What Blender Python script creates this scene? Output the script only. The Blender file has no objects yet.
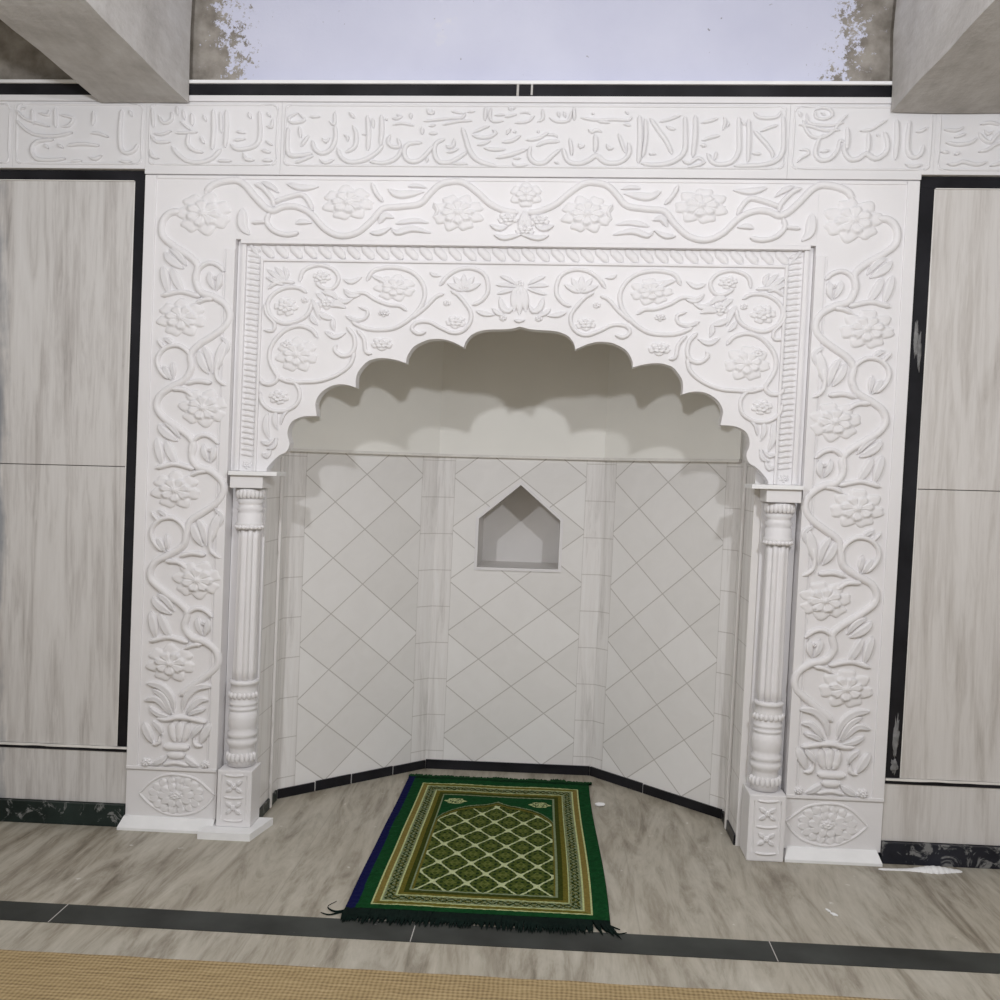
import bpy, bmesh, math, random
from mathutils import Vector, Matrix, noise
random.seed(7)
SC = bpy.context.scene
COL = SC.collection
PI = math.pi

# ------------------------------------------------------------------ camera
PITCH, YAW, ROLL, CAMH, FOC, LEAN = 0.0320309, 0.0575028, 0.0253305, 1.12049, 959.382, 0.0196236
CAMD = 2.83
def cam_axes():
    cp, sp = math.cos(PITCH), math.sin(PITCH); cy, sy = math.cos(YAW), math.sin(YAW)
    fwd = Vector((-sy*cp, cy*cp, -sp)); rt = Vector((cy, sy, 0)); up = rt.cross(fwd)
    c, s = math.cos(ROLL), math.sin(ROLL)
    return c*rt + s*up, -s*rt + c*up, fwd
RT, UP, FW = cam_axes()
CAMP = Vector((0, -CAMD, CAMH))
cd = bpy.data.cameras.new('camera'); cam = bpy.data.objects.new('camera', cd); COL.objects.link(cam)
cd.sensor_fit = 'HORIZONTAL'; cd.sensor_width = 36; cd.lens = 36*FOC/1000
m3 = Matrix((RT, UP, -FW)).transposed()
cam.matrix_world = Matrix.Translation(CAMP) @ m3.to_4x4()
cd.clip_start = 0.05
SC.camera = cam

# a measured point of the photograph -> plumb wall coordinates (u, z) on the plane y = Y ; the wall leans by LEAN
def ray(px, py): return RT*((px-500)/FOC) - UP*((py-500)/FOC) + FW
def W(px, py, Y=0.0):
    d = ray(px, py); t = (Y-CAMP.y)/d.y; w = CAMP + d*t
    return (w.x - LEAN*w.z, w.z)
def FL(px, py, Z=0.0):
    d = ray(px, py); t = (Z-CAMP.z)/d.z; w = CAMP + d*t
    return (w.x - LEAN*Z, w.y)
UC = -0.1555                       # centre line of the prayer niche
UCA = -0.147                      # centre line of the arch's scallops
def mir(u): return 2*UC - u
def mira(u): return 2*UCA - u

# ------------------------------------------------------------------ object helpers
def tag(o, label=None, cat=None, group=None, kind=None):
    if label: o['label'] = label
    if cat: o['category'] = cat
    if group: o['group'] = group
    if kind: o['kind'] = kind
    return o
def thing(name, base, label, cat, group=None):
    o = bpy.data.objects.new(name, None); COL.objects.link(o)
    o.location = (base[0]+LEAN*base[2], base[1], base[2]); o.empty_display_size = .05
    return tag(o, label, cat, group)
def obj(name, bm, mat, parent=None, base=None, smooth=False, label=None, cat=None, kind=None, group=None, ang=None):
    bmesh.ops.recalc_face_normals(bm, faces=bm.faces[:]) if smooth != 'keep' else None
    return obj_raw(name, bm, mat, parent, base, smooth, label, cat, kind, group)
def obj_raw(name, bm, mat, parent=None, base=None, smooth=False, label=None, cat=None, kind=None, group=None):
    for v in bm.verts: v.co.x += LEAN*v.co.z
    if parent is not None: off = Vector(parent['_b'])if '_b' in parent else parent_world(parent)
    elif base is not None: off = Vector((base[0]+LEAN*base[2], base[1], base[2]))
    else: off = Vector((0, 0, 0))
    for v in bm.verts: v.co -= off
    me = bpy.data.meshes.new(name); bm.to_mesh(me); bm.free()
    if smooth:
        for p in me.polygons: p.use_smooth = True
    for m in (mat if isinstance(mat, (list, tuple)) else [mat]): me.materials.append(m)
    o = bpy.data.objects.new(name, me); COL.objects.link(o)
    if parent is not None: o.parent = parent
    else: o.location = off
    tag(o, label, cat, group, kind)
    return o
def parent_world(p):
    v = Vector(p.location)
    while p.parent: p = p.parent; v += p.location
    return v
def box(bm, x0, x1, y0, y1, z0, z1, bev=0.0):
    r = bmesh.ops.create_cube(bm, size=1)
    for v in r['verts']:
        v.co = Vector(((x0+x1)/2+v.co.x*(x1-x0), (y0+y1)/2+v.co.y*(y1-y0), (z0+z1)/2+v.co.z*(z1-z0)))
    if bev > 0:
        es = set(); [es.update(v.link_edges) for v in r['verts']]
        bmesh.ops.bevel(bm, geom=list(es), offset=bev, segments=2, affect='EDGES', profile=.6)
def prism_y(bm, pts, y0, y1, bev=0.0):
    """outline of (u,z) points pushed from y0 (front) to y1 (back)"""
    a = [bm.verts.new((p[0], y0, p[1])) for p in pts]; b = [bm.verts.new((p[0], y1, p[1])) for p in pts]
    f = bm.faces.new(a); g = bm.faces.new(b[::-1]); n = len(pts)
    for i in range(n): bm.faces.new((a[i], b[i], b[(i+1) % n], a[(i+1) % n]))
    if bev > 0:
        bmesh.ops.bevel(bm, geom=list(f.edges), offset=bev, segments=2, affect='EDGES', profile=.6)
def prism_z(bm, pts, z0, z1):
    a = [bm.verts.new((p[0], p[1], z0)) for p in pts]; b = [bm.verts.new((p[0], p[1], z1)) for p in pts]
    bm.faces.new(a); bm.faces.new(b[::-1]); n = len(pts)
    for i in range(n): bm.faces.new((a[i], b[i], b[(i+1) % n], a[(i+1) % n]))
def lathe(bm, cx, cy, prof, seg=32, flute=None):
    """prof: list of (z, r); flute=(n, depth, z0, z1)"""
    rings = []
    for z, r in prof:
        ring = []
        for i in range(seg):
            a = 2*PI*i/seg; rr = r
            if flute and flute[2] <= z <= flute[3]:
                rr = r*(1-flute[1]*(0.5+0.5*math.cos(a*flute[0]))**2)
            ring.append(bm.verts.new((cx+rr*math.cos(a), cy+rr*math.sin(a), z)))
        rings.append(ring)
    for k in range(len(rings)-1):
        for i in range(seg):
            j = (i+1) % seg
            bm.faces.new((rings[k][i], rings[k][j], rings[k+1][j], rings[k+1][i]))
    bm.faces.new(rings[0][::-1]); bm.faces.new(rings[-1])

# ------------------------------------------------------------------ carved relief
def spline(pts, step):
    if len(pts) < 3: 
        n = max(2, int(math.dist(pts[0], pts[-1])/step)+1)
        return [(pts[0][0]+(pts[1][0]-pts[0][0])*i/n, pts[0][1]+(pts[1][1]-pts[0][1])*i/n) for i in range(n+1)]
    out = []
    P = [(2*pts[0][0]-pts[1][0], 2*pts[0][1]-pts[1][1])] + list(pts) + [(2*pts[-1][0]-pts[-2][0], 2*pts[-1][1]-pts[-2][1])]
    for i in range(1, len(P)-2):
        p0, p1, p2, p3 = P[i-1:i+3]
        n = max(2, int(math.dist(p1, p2)/step))
        for k in range(n):
            t = k/n
            out.append(tuple(.5*((2*p1[c])+(-p0[c]+p2[c])*t+(2*p0[c]-5*p1[c]+4*p2[c]-p3[c])*t*t+(-p0[c]+3*p1[c]-3*p2[c]+p3[c])*t**3) for c in (0, 1)))
    out.append(tuple(pts[-1]))
    return out
def stroke(bm, pts, w, h, Y, mode='vine', step=.008):
    """raised band following pts (u,z); w full width; h height of the relief"""
    q = spline(pts, step); n = len(q)
    if n < 3: q = [q[0], ((q[0][0]+q[-1][0])/2, (q[0][1]+q[-1][1])/2), q[-1]]; n = 3
    L = [0]
    for i in range(1, n): L.append(L[-1]+math.dist(q[i-1], q[i]))
    T = L[-1] or 1e-6
    prof = {'vine': [(-1, -.15), (-.82, .55), (-.45, .92), (0, 1), (.45, .92), (.82, .55), (1, -.15)],
            'text': [(-1, -.15), (-.8, .85), (0, 1), (.8, .85), (1, -.15)],
            'leaf': [(-1, -.15), (-.8, .7), (-.4, 1), (0, .62), (.4, 1), (.8, .7), (1, -.15)]}[mode]
    rows = []
    for i in range(n):
        a = q[max(0, i-1)]; b = q[min(n-1, i+1)]
        d = math.dist(a, b) or 1e-6; nx, nz = -(b[1]-a[1])/d, (b[0]-a[0])/d
        t = L[i]/T
        if mode == 'leaf': ww = w*(.12+.88*math.sin(PI*min(1, max(0, t**.85)))**.75)
        else:
            e = min(L[i], T-L[i])/(w*.5); ww = w*min(1, .3+.7*math.sqrt(min(1, max(0, e))))
            if mode == 'text': ww *= .82+.3*math.sin(PI*t)
        hh = h*(.35+.65*min(1, ww/w*1.2))
        rows.append([bm.verts.new((q[i][0]+nx*s*ww/2, Y-k*hh, q[i][1]+nz*s*ww/2)) for s, k in prof])
    for i in range(n-1):
        for k in range(len(prof)-1):
            bm.faces.new((rows[i][k], rows[i][k+1], rows[i+1][k+1], rows[i+1][k]))
    bm.faces.new(rows[0]); bm.faces.new(rows[-1][::-1])
def flower(bm, c, rx, rz, h, Y, n=7, ph=.3, notch=.30, rough=.05):
    """open blossom: outer row of broad petals, inner row, centre boss"""
    R, S = 14, n*12
    ctr = bm.verts.new((c[0], Y-h*1.2, c[1])); grid = []
    for k in range(1, R+1):
        r = k/R; ring = []
        for i in range(S):
            a = 2*PI*i/S
            lob = abs(math.cos(n*(a+ph)/2))**.5; lob2 = abs(math.sin(n*(a+ph)/2))**.5
            out = (1-notch)+notch*lob + rough*math.cos(3*n*(a+ph)/2)
            r2 = .58*((1-notch)+notch*lob2)                 # outline of the inner row
            e1 = max(0, 1-((r-.0)/1.0)**7)**.5*(.25+.75*min(1, lob*1.25))*(.62+.38*r)
            hh = h*.62*e1
            if r*out < r2: hh = h*(.70+.32*(r*out/r2))*(.55+.45*min(1, lob2*1.3))
            if r < .2: hh = h*(1.2-.5*(r/.2)**2)
            if k == R: hh = -h*.1
            ring.append(bm.verts.new((c[0]+rx*r*out*math.cos(a), Y-hh, c[1]+rz*r*out*math.sin(a))))
        grid.append(ring)
    for i in range(S): bm.faces.new((ctr, grid[0][i], grid[0][(i+1) % S]))
    for k in range(R-1):
        for i in range(S):
            j = (i+1) % S
            bm.faces.new((grid[k][i], grid[k+1][i], grid[k+1][j], grid[k][j]))
PXM = 2.83/FOC                     # metres per photo pixel on the wall
class Carve:
    """collects strokes given in measured points, optionally mirrored about the centre line"""
    def __init__(s, Y, h=.006): s.bm = bmesh.new(); s.Y = Y; s.h = h; s.m = False; s.d = (0, 0); s.k = 1.3; s.mf = mir
    def pt(s, p, ox=0, oy=0):
        u, z = W(p[0]+s.d[0], p[1]+s.d[1], s.Y)
        return ((s.mf(u) if s.m else u), z)
    def v(s, pts, w=6, h=None, mode='vine'): stroke(s.bm, [s.pt(p) for p in pts], w*PXM*(s.k if mode != 'text' else 1), (h or s.h), s.Y, mode)
    def l(s, pts, w=7, h=None): s.v(pts, w, h or s.h*1.1, 'leaf')
    def f(s, c, rx=25, ry=18, n=7, ph=.3, h=None): flower(s.bm, s.pt(c), rx*PXM, ry*PXM, h or s.h*1.25, s.Y, n, ph if not s.m else PI-ph)
    def dot(s, c, r=3): flower(s.bm, s.pt(c), r*PXM, r*.85*PXM, s.h, s.Y, 3, 0, .02, 0)

# ------------------------------------------------------------------ materials
def newmat(name):
    m = bpy.data.materials.new(name); m.use_nodes = True; nt = m.node_tree
    return m, nt, nt.nodes['Principled BSDF']
def N(nt, typ, **kw):
    n = nt.nodes.new(typ)
    for k, v in kw.items(): setattr(n, k, v)
    return n
def setin(n, **kw):
    for k, v in kw.items(): n.inputs[k.replace('_', ' ')].default_value = v
    return n
def ramp(nt, fac, stops):
    r = N(nt, 'ShaderNodeValToRGB'); e = r.color_ramp.elements
    while len(e) < len(stops): e.new(.5)
    for i, (p, c) in enumerate(stops): e[i].position = p; e[i].color = (*c, 1)
    nt.links.new(fac, r.inputs[0]); return r.outputs[0]
def coords(nt, scale=(1, 1, 1), rot=(0, 0, 0), loc=(0, 0, 0)):
    g = N(nt, 'ShaderNodeNewGeometry'); mp = N(nt, 'ShaderNodeMapping')
    mp.inputs['Scale'].default_value = scale; mp.inputs['Rotation'].default_value = rot; mp.inputs['Location'].default_value = loc
    nt.links.new(g.outputs['Position'], mp.inputs[0]); return mp.outputs[0]
def nz(nt, vec, scale, detail=4, rough=.55, dist=0):
    n = N(nt, 'ShaderNodeTexNoise'); setin(n, Scale=scale, Detail=detail, Roughness=rough, Distortion=dist)
    nt.links.new(vec, n.inputs['Vector']); return n.outputs['Fac']
def mixc(nt, f, a, b, typ='MIX'):
    m = N(nt, 'ShaderNodeMix', data_type='RGBA', blend_type=typ)
    for s, v in ((m.inputs[0], f), (m.inputs[6], a), (m.inputs[7], b)):
        if isinstance(v, (float, int)): s.default_value = v
        elif isinstance(v, tuple): s.default_value = (*v, 1)
        else: nt.links.new(v, s)
    return m.outputs[2]
def mth(nt, op, a, b=0.0, c=None):
    m = N(nt, 'ShaderNodeMath', operation=op)
    for i, v in enumerate((a, b) if c is None else (a, b, c)):
        if isinstance(v, (float, int)): m.inputs[i].default_value = v
        else: nt.links.new(v, m.inputs[i])
    return m.outputs[0]
def bump(nt, b, h, strength=.3, dist=.01):
    n = N(nt, 'ShaderNodeBump'); setin(n, Strength=strength, Distance=dist)
    nt.links.new(h, n.inputs['Height']); nt.links.new(n.outputs[0], b.inputs['Normal'])
def plain(name, col, rough=.5, var=.06, sc=6, spec=.4, bmp=0, bsc=60):
    m, nt, b = newmat(name); v = coords(nt)
    f = nz(nt, v, sc)
    lo = tuple(c*(1-var) for c in col); hi = tuple(min(1, c*(1+var)) for c in col)
    nt.links.new(ramp(nt, f, [(.3, lo), (.7, hi)]), b.inputs['Base Color'])
    b.inputs['Roughness'].default_value = rough; b.inputs['Specular IOR Level'].default_value = spec
    if bmp: bump(nt, b, nz(nt, v, bsc, 5), bmp, .004)
    return m
def marble(name, stops, scale=(1, 1, 1), s=3, rough=.35, tint=None, dist=1.2, fine=.25, loc=(0, 0, 0), spec=.4):
    """streaked marble, long direction chosen by a small scale on that axis"""
    m, nt, b = newmat(name); v = coords(nt, scale, loc=loc)
    a = nz(nt, v, s, 7, .62, dist); c = nz(nt, v, s*3.7, 6, .7, .6); d = nz(nt, coords(nt), 2.2, 3)
    f = mth(nt, 'ADD', mth(nt, 'MULTIPLY', a, 1-fine), mth(nt, 'MULTIPLY', c, fine))
    col = ramp(nt, f, stops)
    col = mixc(nt, mth(nt, 'MULTIPLY', d, .35), col, tint or (.55, .5, .45), 'MULTIPLY') if tint else col
    nt.links.new(col, b.inputs['Base Color'])
    b.inputs['Roughness'].default_value = rough; b.inputs['Specular IOR Level'].default_value = spec
    return m

M_white = plain('carved_white_stone', (.80, .785, .79), .5, .025, 5, .3, .08, 90)
M_white2 = plain('white_cement_skirt', (.86, .86, .86), .6, .05, 12, .3, .2, 60)
M_frieze = plain('frieze_white_stone', (.755, .745, .75), .5, .03, 4, .3, .08, 80)
M_slab = marble('grey_streaked_marble_slabs', [(.30, (.29, .27, .255)), (.41, (.50, .475, .455)), (.52, (.64, .62, .60)), (.72, (.73, .715, .70))], (1, 1, .07), 15, .28, fine=.45)
nt = M_slab.node_tree; b = nt.nodes['Principled BSDF']; old = b.inputs['Base Color'].links[0].from_socket
if 1:
    v = coords(nt); sx = N(nt, 'ShaderNodeSeparateXYZ'); nt.links.new(v, sx.inputs[0])
    wob = nz(nt, coords(nt, (1, 1, 1.0)), 5, 6, .6); wob2 = nz(nt, coords(nt, (1, 1, .1)), 26, 5, .7)
    dx = mth(nt, 'ABSOLUTE', mth(nt, 'ADD', mth(nt, 'ADD', sx.outputs[0], 1.705), mth(nt, 'MULTIPLY', mth(nt, 'SUBTRACT', wob, .5), .10)))
    k = mth(nt, 'ADD', mth(nt, 'MULTIPLY', dx, 9), mth(nt, 'MULTIPLY', wob2, .9))
    nt.links.new(mixc(nt, ramp(nt, k, [(.42, (.75, .75, .75)), (.72, (0, 0, 0))]), old, (.20, .22, .25)), b.inputs['Base Color'])
M_floor, nt, b = newmat('floor_marble')
if 1:
    v = coords(nt, (1, .16, 1), (0, 0, .22)); w = coords(nt)
    a = nz(nt, v, 11, 8, .68, 1.6); c = nz(nt, v, 42, 5, .7, .4); d = nz(nt, w, 3.0, 4)
    f = mth(nt, 'ADD', mth(nt, 'MULTIPLY', a, .7), mth(nt, 'MULTIPLY', c, .3))
    col = ramp(nt, f, [(.33, (.17, .145, .11)), (.43, (.315, .285, .23)), (.52, (.435, .405, .34)), (.68, (.56, .53, .46))])
    col = mixc(nt, mth(nt, 'MULTIPLY', ramp(nt, d, [(.35, (1, 1, 1)), (.7, (0, 0, 0))]), .35), col, (.72, .66, .56), 'MULTIPLY')
    # slab joints along y
    sx = N(nt, 'ShaderNodeSeparateXYZ'); nt.links.new(w, sx.inputs[0])
    fr = mth(nt, 'FRACT', mth(nt, 'DIVIDE', mth(nt, 'ADD', sx.outputs[0], 1.157), .928))
    jt = mth(nt, 'LESS_THAN', mth(nt, 'ABSOLUTE', mth(nt, 'SUBTRACT', fr, .5)), .0022)
    col = mixc(nt, mth(nt, 'MULTIPLY', jt, .45), col, (.30, .27, .22))
    # cement splashes left on the slabs
    e = nz(nt, w, 26, 2, .5); col = mixc(nt, mth(nt, 'MULTIPLY', ramp(nt, e, [(.735, (0, 0, 0)), (.76, (1, 1, 1))]), .6), col, (.72, .71, .67))
    nt.links.new(col, b.inputs['Base Color']); b.inputs['Roughness'].default_value = .38; b.inputs['Specular IOR Level'].default_value = .35
def black_granite(name, smear=.68, col=(.007, .007, .009), rough=.3):
    m, nt, b = newmat(name); v = coords(nt)
    s = ramp(nt, nz(nt, v, 17, 5, .7, .8), [(smear, (0, 0, 0)), (smear+.07, (1, 1, 1))])
    dst = nz(nt, v, 5, 4)
    base = ramp(nt, dst, [(.35, col), (.75, tuple(c*2.6+.006 for c in col))])
    nt.links.new(mixc(nt, mth(nt, 'MULTIPLY', s, .55), base, (.36, .36, .35)), b.inputs['Base Color'])
    b.inputs['Roughness'].default_value = rough; b.inputs['Specular IOR Level'].default_value = .22
    return m
M_black = black_granite('black_granite', .72)
M_blackd = black_granite('dusty_black_granite', .56, (.010, .016, .014), .35)
M_blackf = black_granite('floor_black_granite', .70, (.018, .020, .018), .45)
M_blackr = black_granite('streaky_black_granite', .53, (.012, .013, .018), .35)
M_smear = plain('grey_cement_smear', (.20, .20, .20), .8, .3, 60)
M_grout = plain('white_grout', (.78, .76, .72), .8, .08, 20)
M_niche = plain('niche_stone', (.74, .72, .70), .5, .04, 5)
M_upper = plain('alcove_plain_plaster', (.90, .89, .84), .6, .03, 3, .2)
M_masonry = plain('rough_masonry', (.45, .42, .38), .9, .15, 8, .2, .3, 30)
M_conc, nt, b = newmat('grey_cement_plaster')
if 1:
    v = coords(nt); a = nz(nt, v, 5, 6, .65, .5); c = nz(nt, coords(nt, (4, 1, 4)), 10, 5, .7)
    f = mth(nt, 'ADD', mth(nt, 'MULTIPLY', a, .65), mth(nt, 'MULTIPLY', c, .35))
    nt.links.new(ramp(nt, f, [(.3, (.36, .34, .315)), (.5, (.50, .48, .455)), (.7, (.62, .61, .59))]), b.inputs['Base Color'])
    b.inputs['Roughness'].default_value = .85; bump(nt, b, nz(nt, v, 70, 6), .35, .006)
# painted upper wall: pale lavender paint with bare cement showing beside the beams
M_blue, nt, b = newmat('lavender_painted_wall')
if 1:
    v = coords(nt); sx = N(nt, 'ShaderNodeSeparateXYZ'); nt.links.new(v, sx.inputs[0])
    dl = mth(nt, 'ABSOLUTE', mth(nt, 'SUBTRACT', sx.outputs[0], -.095))          # distance from the bay's middle
    z = sx.outputs[2]
    edge = mth(nt, 'ADD', mth(nt, 'SUBTRACT', dl, .90), mth(nt, 'MULTIPLY', mth(nt, 'SUBTRACT', 2.42, z), .18))
    rough = nz(nt, v, 38, 9, .8)
    k = mth(nt, 'ADD', mth(nt, 'MULTIPLY', edge, 7.0), mth(nt, 'MULTIPLY', mth(nt, 'SUBTRACT', rough, .5), 4.6))
    mask = ramp(nt, mth(nt, 'ADD', k, .45), [(.44, (0, 0, 0)), (.56, (1, 1, 1))])
    cem = ramp(nt, nz(nt, v, 18, 5), [(.3, (.17, .15, .125)), (.7, (.38, .35, .31))])
    pt = ramp(nt, nz(nt, v, 3, 4), [(.3, (.57, .585, .72)), (.7, (.64, .655, .78))])
    sp = ramp(nt, nz(nt, v, 60, 2), [(.73, (0, 0, 0)), (.76, (1, 1, 1))])
    bare = ramp(nt, nz(nt, coords(nt, (1, 1, 1), loc=(3.1, 0, 1.7)), 4.5, 5, .6), [(.63, (0, 0, 0)), (.68, (1, 1, 1))])
    c1 = mixc(nt, mth(nt, 'MULTIPLY', sp, .7), pt, (.18, .17, .18)); c1 = mixc(nt, mth(nt, 'MULTIPLY', bare, .35), c1, (.75, .74, .74))
    nt.links.new(mixc(nt, mask, c1, cem), b.inputs['Base Color']); b.inputs['Roughness'].default_value = .7
    bump(nt, b, rough, .2, .005)
M_mat, nt, b = newmat('woven_straw')
if 1:
    v = coords(nt, (1, 1, 1)); wv = N(nt, 'ShaderNodeTexWave', wave_type='BANDS', bands_direction='Y'); setin(wv, Scale=26, Distortion=3.5, Detail=3)
    nt.links.new(v, wv.inputs[0])
    w2 = N(nt, 'ShaderNodeTexWave', wave_type='BANDS', bands_direction='X'); setin(w2, Scale=30, Distortion=2, Detail=2); nt.links.new(v, w2.inputs[0])
    f = mth(nt, 'ADD', mth(nt, 'MULTIPLY', wv.outputs['Fac'], .22), mth(nt, 'ADD', mth(nt, 'MULTIPLY', w2.outputs['Fac'], .2), mth(nt, 'MULTIPLY', nz(nt, coords(nt, (.4, 4, 1)), 30, 5), .6)))
    nt.links.new(ramp(nt, f, [(.25, (.20, .135, .06)), (.55, (.37, .27, .13)), (.85, (.50, .38, .21))]), b.inputs['Base Color'])
    b.inputs['Roughness'].default_value = .8; bump(nt, b, f, .5, .003)
# diamond wall tiles: uses the u/z measured along each face (UV map)
def tile_mat(name, half, dia=True):
    m, nt, b = newmat(name); uv = N(nt, 'ShaderNodeUVMap'); uv.uv_map = 'face'
    sx = N(nt, 'ShaderNodeSeparateXYZ'); nt.links.new(uv.outputs[0], sx.inputs[0]); u, z = sx.outputs[0], sx.outputs[1]
    PU, PZ = (.250 if half < .32 and half > .30 else .240), .193
    a = mth(nt, 'DIVIDE', u, PU); c = mth(nt, 'DIVIDE', mth(nt, 'SUBTRACT', z, .512), PZ)
    p = mth(nt, 'ADD', a, c); q = mth(nt, 'SUBTRACT', a, c)
    def line(t): 
        fr = mth(nt, 'ABSOLUTE', mth(nt, 'SUBTRACT', mth(nt, 'FRACT', mth(nt, 'ADD', t, 100.5)), .5)); return mth(nt, 'LESS_THAN', fr, .012)
    ln = mth(nt, 'MAXIMUM', line(p), line(q))
    ip = mth(nt, 'FLOOR', mth(nt, 'ADD', p, 100)); iq = mth(nt, 'FLOOR', mth(nt, 'ADD', q, 100))
    cb = N(nt, 'ShaderNodeCombineXYZ'); nt.links.new(ip, cb.inputs[0]); nt.links.new(iq, cb.inputs[1])
    wn = N(nt, 'ShaderNodeTexWhiteNoise', noise_dimensions='3D'); nt.links.new(cb.outputs[0], wn.inputs[0])
    vein = nz(nt, uv.outputs[0], 9, 6, .65, 1.5)
    tone = mth(nt, 'ADD', mth(nt, 'MULTIPLY', wn.outputs[0], .5), mth(nt, 'MULTIPLY', vein, .5))
    tcol = ramp(nt, tone, [(.15, (.76, .745, .725)), (.5, (.83, .815, .80)), (.85, (.885, .875, .865))])
    tcol = mixc(nt, mth(nt, 'MULTIPLY', ln, .55), tcol, (.33, .30, .27))
    # streaked border strips with cross joints
    sv = N(nt, 'ShaderNodeMapping'); sv.inputs['Scale'].default_value = (1, .07, 1); nt.links.new(uv.outputs[0], sv.inputs[0])
    st = nz(nt, sv.outputs[0], 34, 6, .7, .6)
    scol = ramp(nt, st, [(.28, (.60, .58, .56)), (.5, (.81, .79, .775)), (.7, (.88, .87, .86))])
    jz = mth(nt, 'LESS_THAN', mth(nt, 'ABSOLUTE', mth(nt, 'SUBTRACT', mth(nt, 'FRACT', mth(nt, 'DIVIDE', z, .135)), .5)), .012)
    scol = mixc(nt, mth(nt, 'MULTIPLY', jz, .45), scol, (.36, .33, .30))
    au = mth(nt, 'ABSOLUTE', u)
    bd = mth(nt, 'GREATER_THAN', au, half-.066)
    jl = mth(nt, 'LESS_THAN', mth(nt, 'ABSOLUTE', mth(nt, 'SUBTRACT', au, half-.066)), .0012)
    col = mixc(nt, bd, tcol, scol) if dia else scol
    if dia: col = mixc(nt, mth(nt, 'MULTIPLY', jl, .35), col, (.36, .33, .30))
    nt.links.new(col, b.inputs['Base Color']); b.inputs['Roughness'].default_value = .32; b.inputs['Specular IOR Level'].default_value = .35
    return m

# ================================================================== THE SETTING
# floor
bm = bmesh.new(); box(bm, -3.2, 3.0, -4.2, 1.2, -.05, 0); obj('floor', bm, M_floor, kind='structure')
# black granite band let into the floor
y0, y1 = FL(500, 927.5)[1], FL(500, 947)[1]
bm = bmesh.new(); box(bm, -3.2, 3.0, y1, y0, -.01, .0012)
obj('trim_1', bm, M_blackf, kind='structure')
bm = bmesh.new()
for px, py in ((60, 912), (412, 936), (775, 955)):
    u = FL(px, py)[0]; box(bm, u-.0011, u+.0011, y1, y0, .0005, .0016)
obj('trim_2', bm, M_conc, kind='structure')

# wall core with the alcove left open (behind all cladding)
AW0, AW1, AWY, ABY = -.905, .573, .30, .695      # alcove front corners, depth of splay, back
BX0, BX1 = -.458, .156
ZT = W(500, 84)[1]                               # top of the cladding
bm = bmesh.new()
box(bm, -3.2, AW0-.03, .075, 1.0, 0, 3.0); box(bm, AW1+.03, 3.0, .075, 1.0, 0, 3.0); box(bm, AW0-.03, AW1+.03, .075, 1.0, 1.83, 3.0)
obj('wall_back', bm, M_masonry, kind='structure')
zu = W(500, 80.5, -.015)[1]
bm = bmesh.new(); box(bm, -3.2, 3.0, .015, .073, zu, 3.0); obj('wall_upper', bm, M_blue, kind='structure')
bm = bmesh.new(); box(bm, -3.2, 3.0, -4.2, .0, 2.82, 2.95); obj('ceiling', bm, M_conc, kind='structure')

# alcove walls, each a slab with its own face coordinates
ZL = 1.166
def face_wall(name, a, b, z0, z1, mat, th=.03, hole=None, inset=0.0, kind='structure', uoff=None):
    a = Vector(a); b = Vector(b); d = (b-a).normalized(); nrm = Vector((d.y, -d.x))   # towards the room
    L = (b-a).length; half = L/2
    bm = bmesh.new(); uvl = bm.loops.layers.uv.new('face')
    def pt(s, z, k): p = a + d*s + nrm*(inset-k); return (p.x, p.y, z)
    outer = [(0, z0), (L, z0), (L, z1), (0, z1)]
    if hole is None: polys = [outer]
    else:
        h = hole   # five points: bl, br, r shoulder, apex, l shoulder (s,z)
        bl, br, rs, ap, ls = h
        polys = [[(0, z0), (L, z0), (L, bl[1]), br, bl, (0, bl[1])],
                 [(0, bl[1]), bl, ls, ap, (ap[0], z1), (0, z1)],
                 [br, (L, bl[1]), (L, z1), (ap[0], z1), ap, rs]]
    for pl in polys:
        vs = [bm.verts.new(pt(s, z, 0)) for s, z in pl]; f = bm.faces.new(vs)
        for lp, (s, z) in zip(f.loops, pl): lp[uvl].uv = (s-half, z)
    vb = [bm.verts.new(pt(s, z, th)) for s, z in outer]
    vf = [bm.verts.new(pt(s, z, 0)) for s, z in outer]
    if hole is None: bm.faces.new(vb[::-1])
    for i in range(4):
        j = (i+1) % 4; bm.faces.new((vf[i], vb[i], vb[j], vf[j]))
    return obj_raw(name, bm, mat, kind=kind)
T_back = tile_mat('alcove_tiles_back', .307); T_side = tile_mat('alcove_tiles_side', .2985); T_jamb = tile_mat('alcove_jamb_marble', .115, False)
# niche opening on the back wall
nb = [W(476.5, 567.5, ABY), W(560, 568.5, ABY), W(558.5, 521, ABY), W(521, 485, ABY), W(479.5, 518, ABY)]
nl, nr_ = (nb[0][0]+nb[4][0])/2, (nb[1][0]+nb[2][0])/2; nzb = (nb[0][1]+nb[1][1])/2; nzs = (nb[2][1]+nb[4][1])/2; napx = nb[3]
hole = [(nl-BX0, nzb), (nr_-BX0, nzb), (nr_-BX0, nzs), (napx[0]-BX0, napx[1]), (nl-BX0, nzs)]
face_wall('wall_alcove_back', (BX0, ABY), (BX1, ABY), 0, ZL, T_back, hole=hole, th=.02)
face_wall('wall_alcove_left', (AW0, AWY), (BX0, ABY), 0, ZL, T_side)
face_wall('wall_alcove_right', (BX1, ABY), (AW1, AWY), 0, ZL, T_side)
face_wall('wall_alcove_left_jamb', (AW0, .076), (AW0, AWY), 0, 1.83, T_jamb)
face_wall('wall_alcove_right_jamb', (AW1, AWY), (AW1, .076), 0, 1.83, T_jamb)
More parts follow.
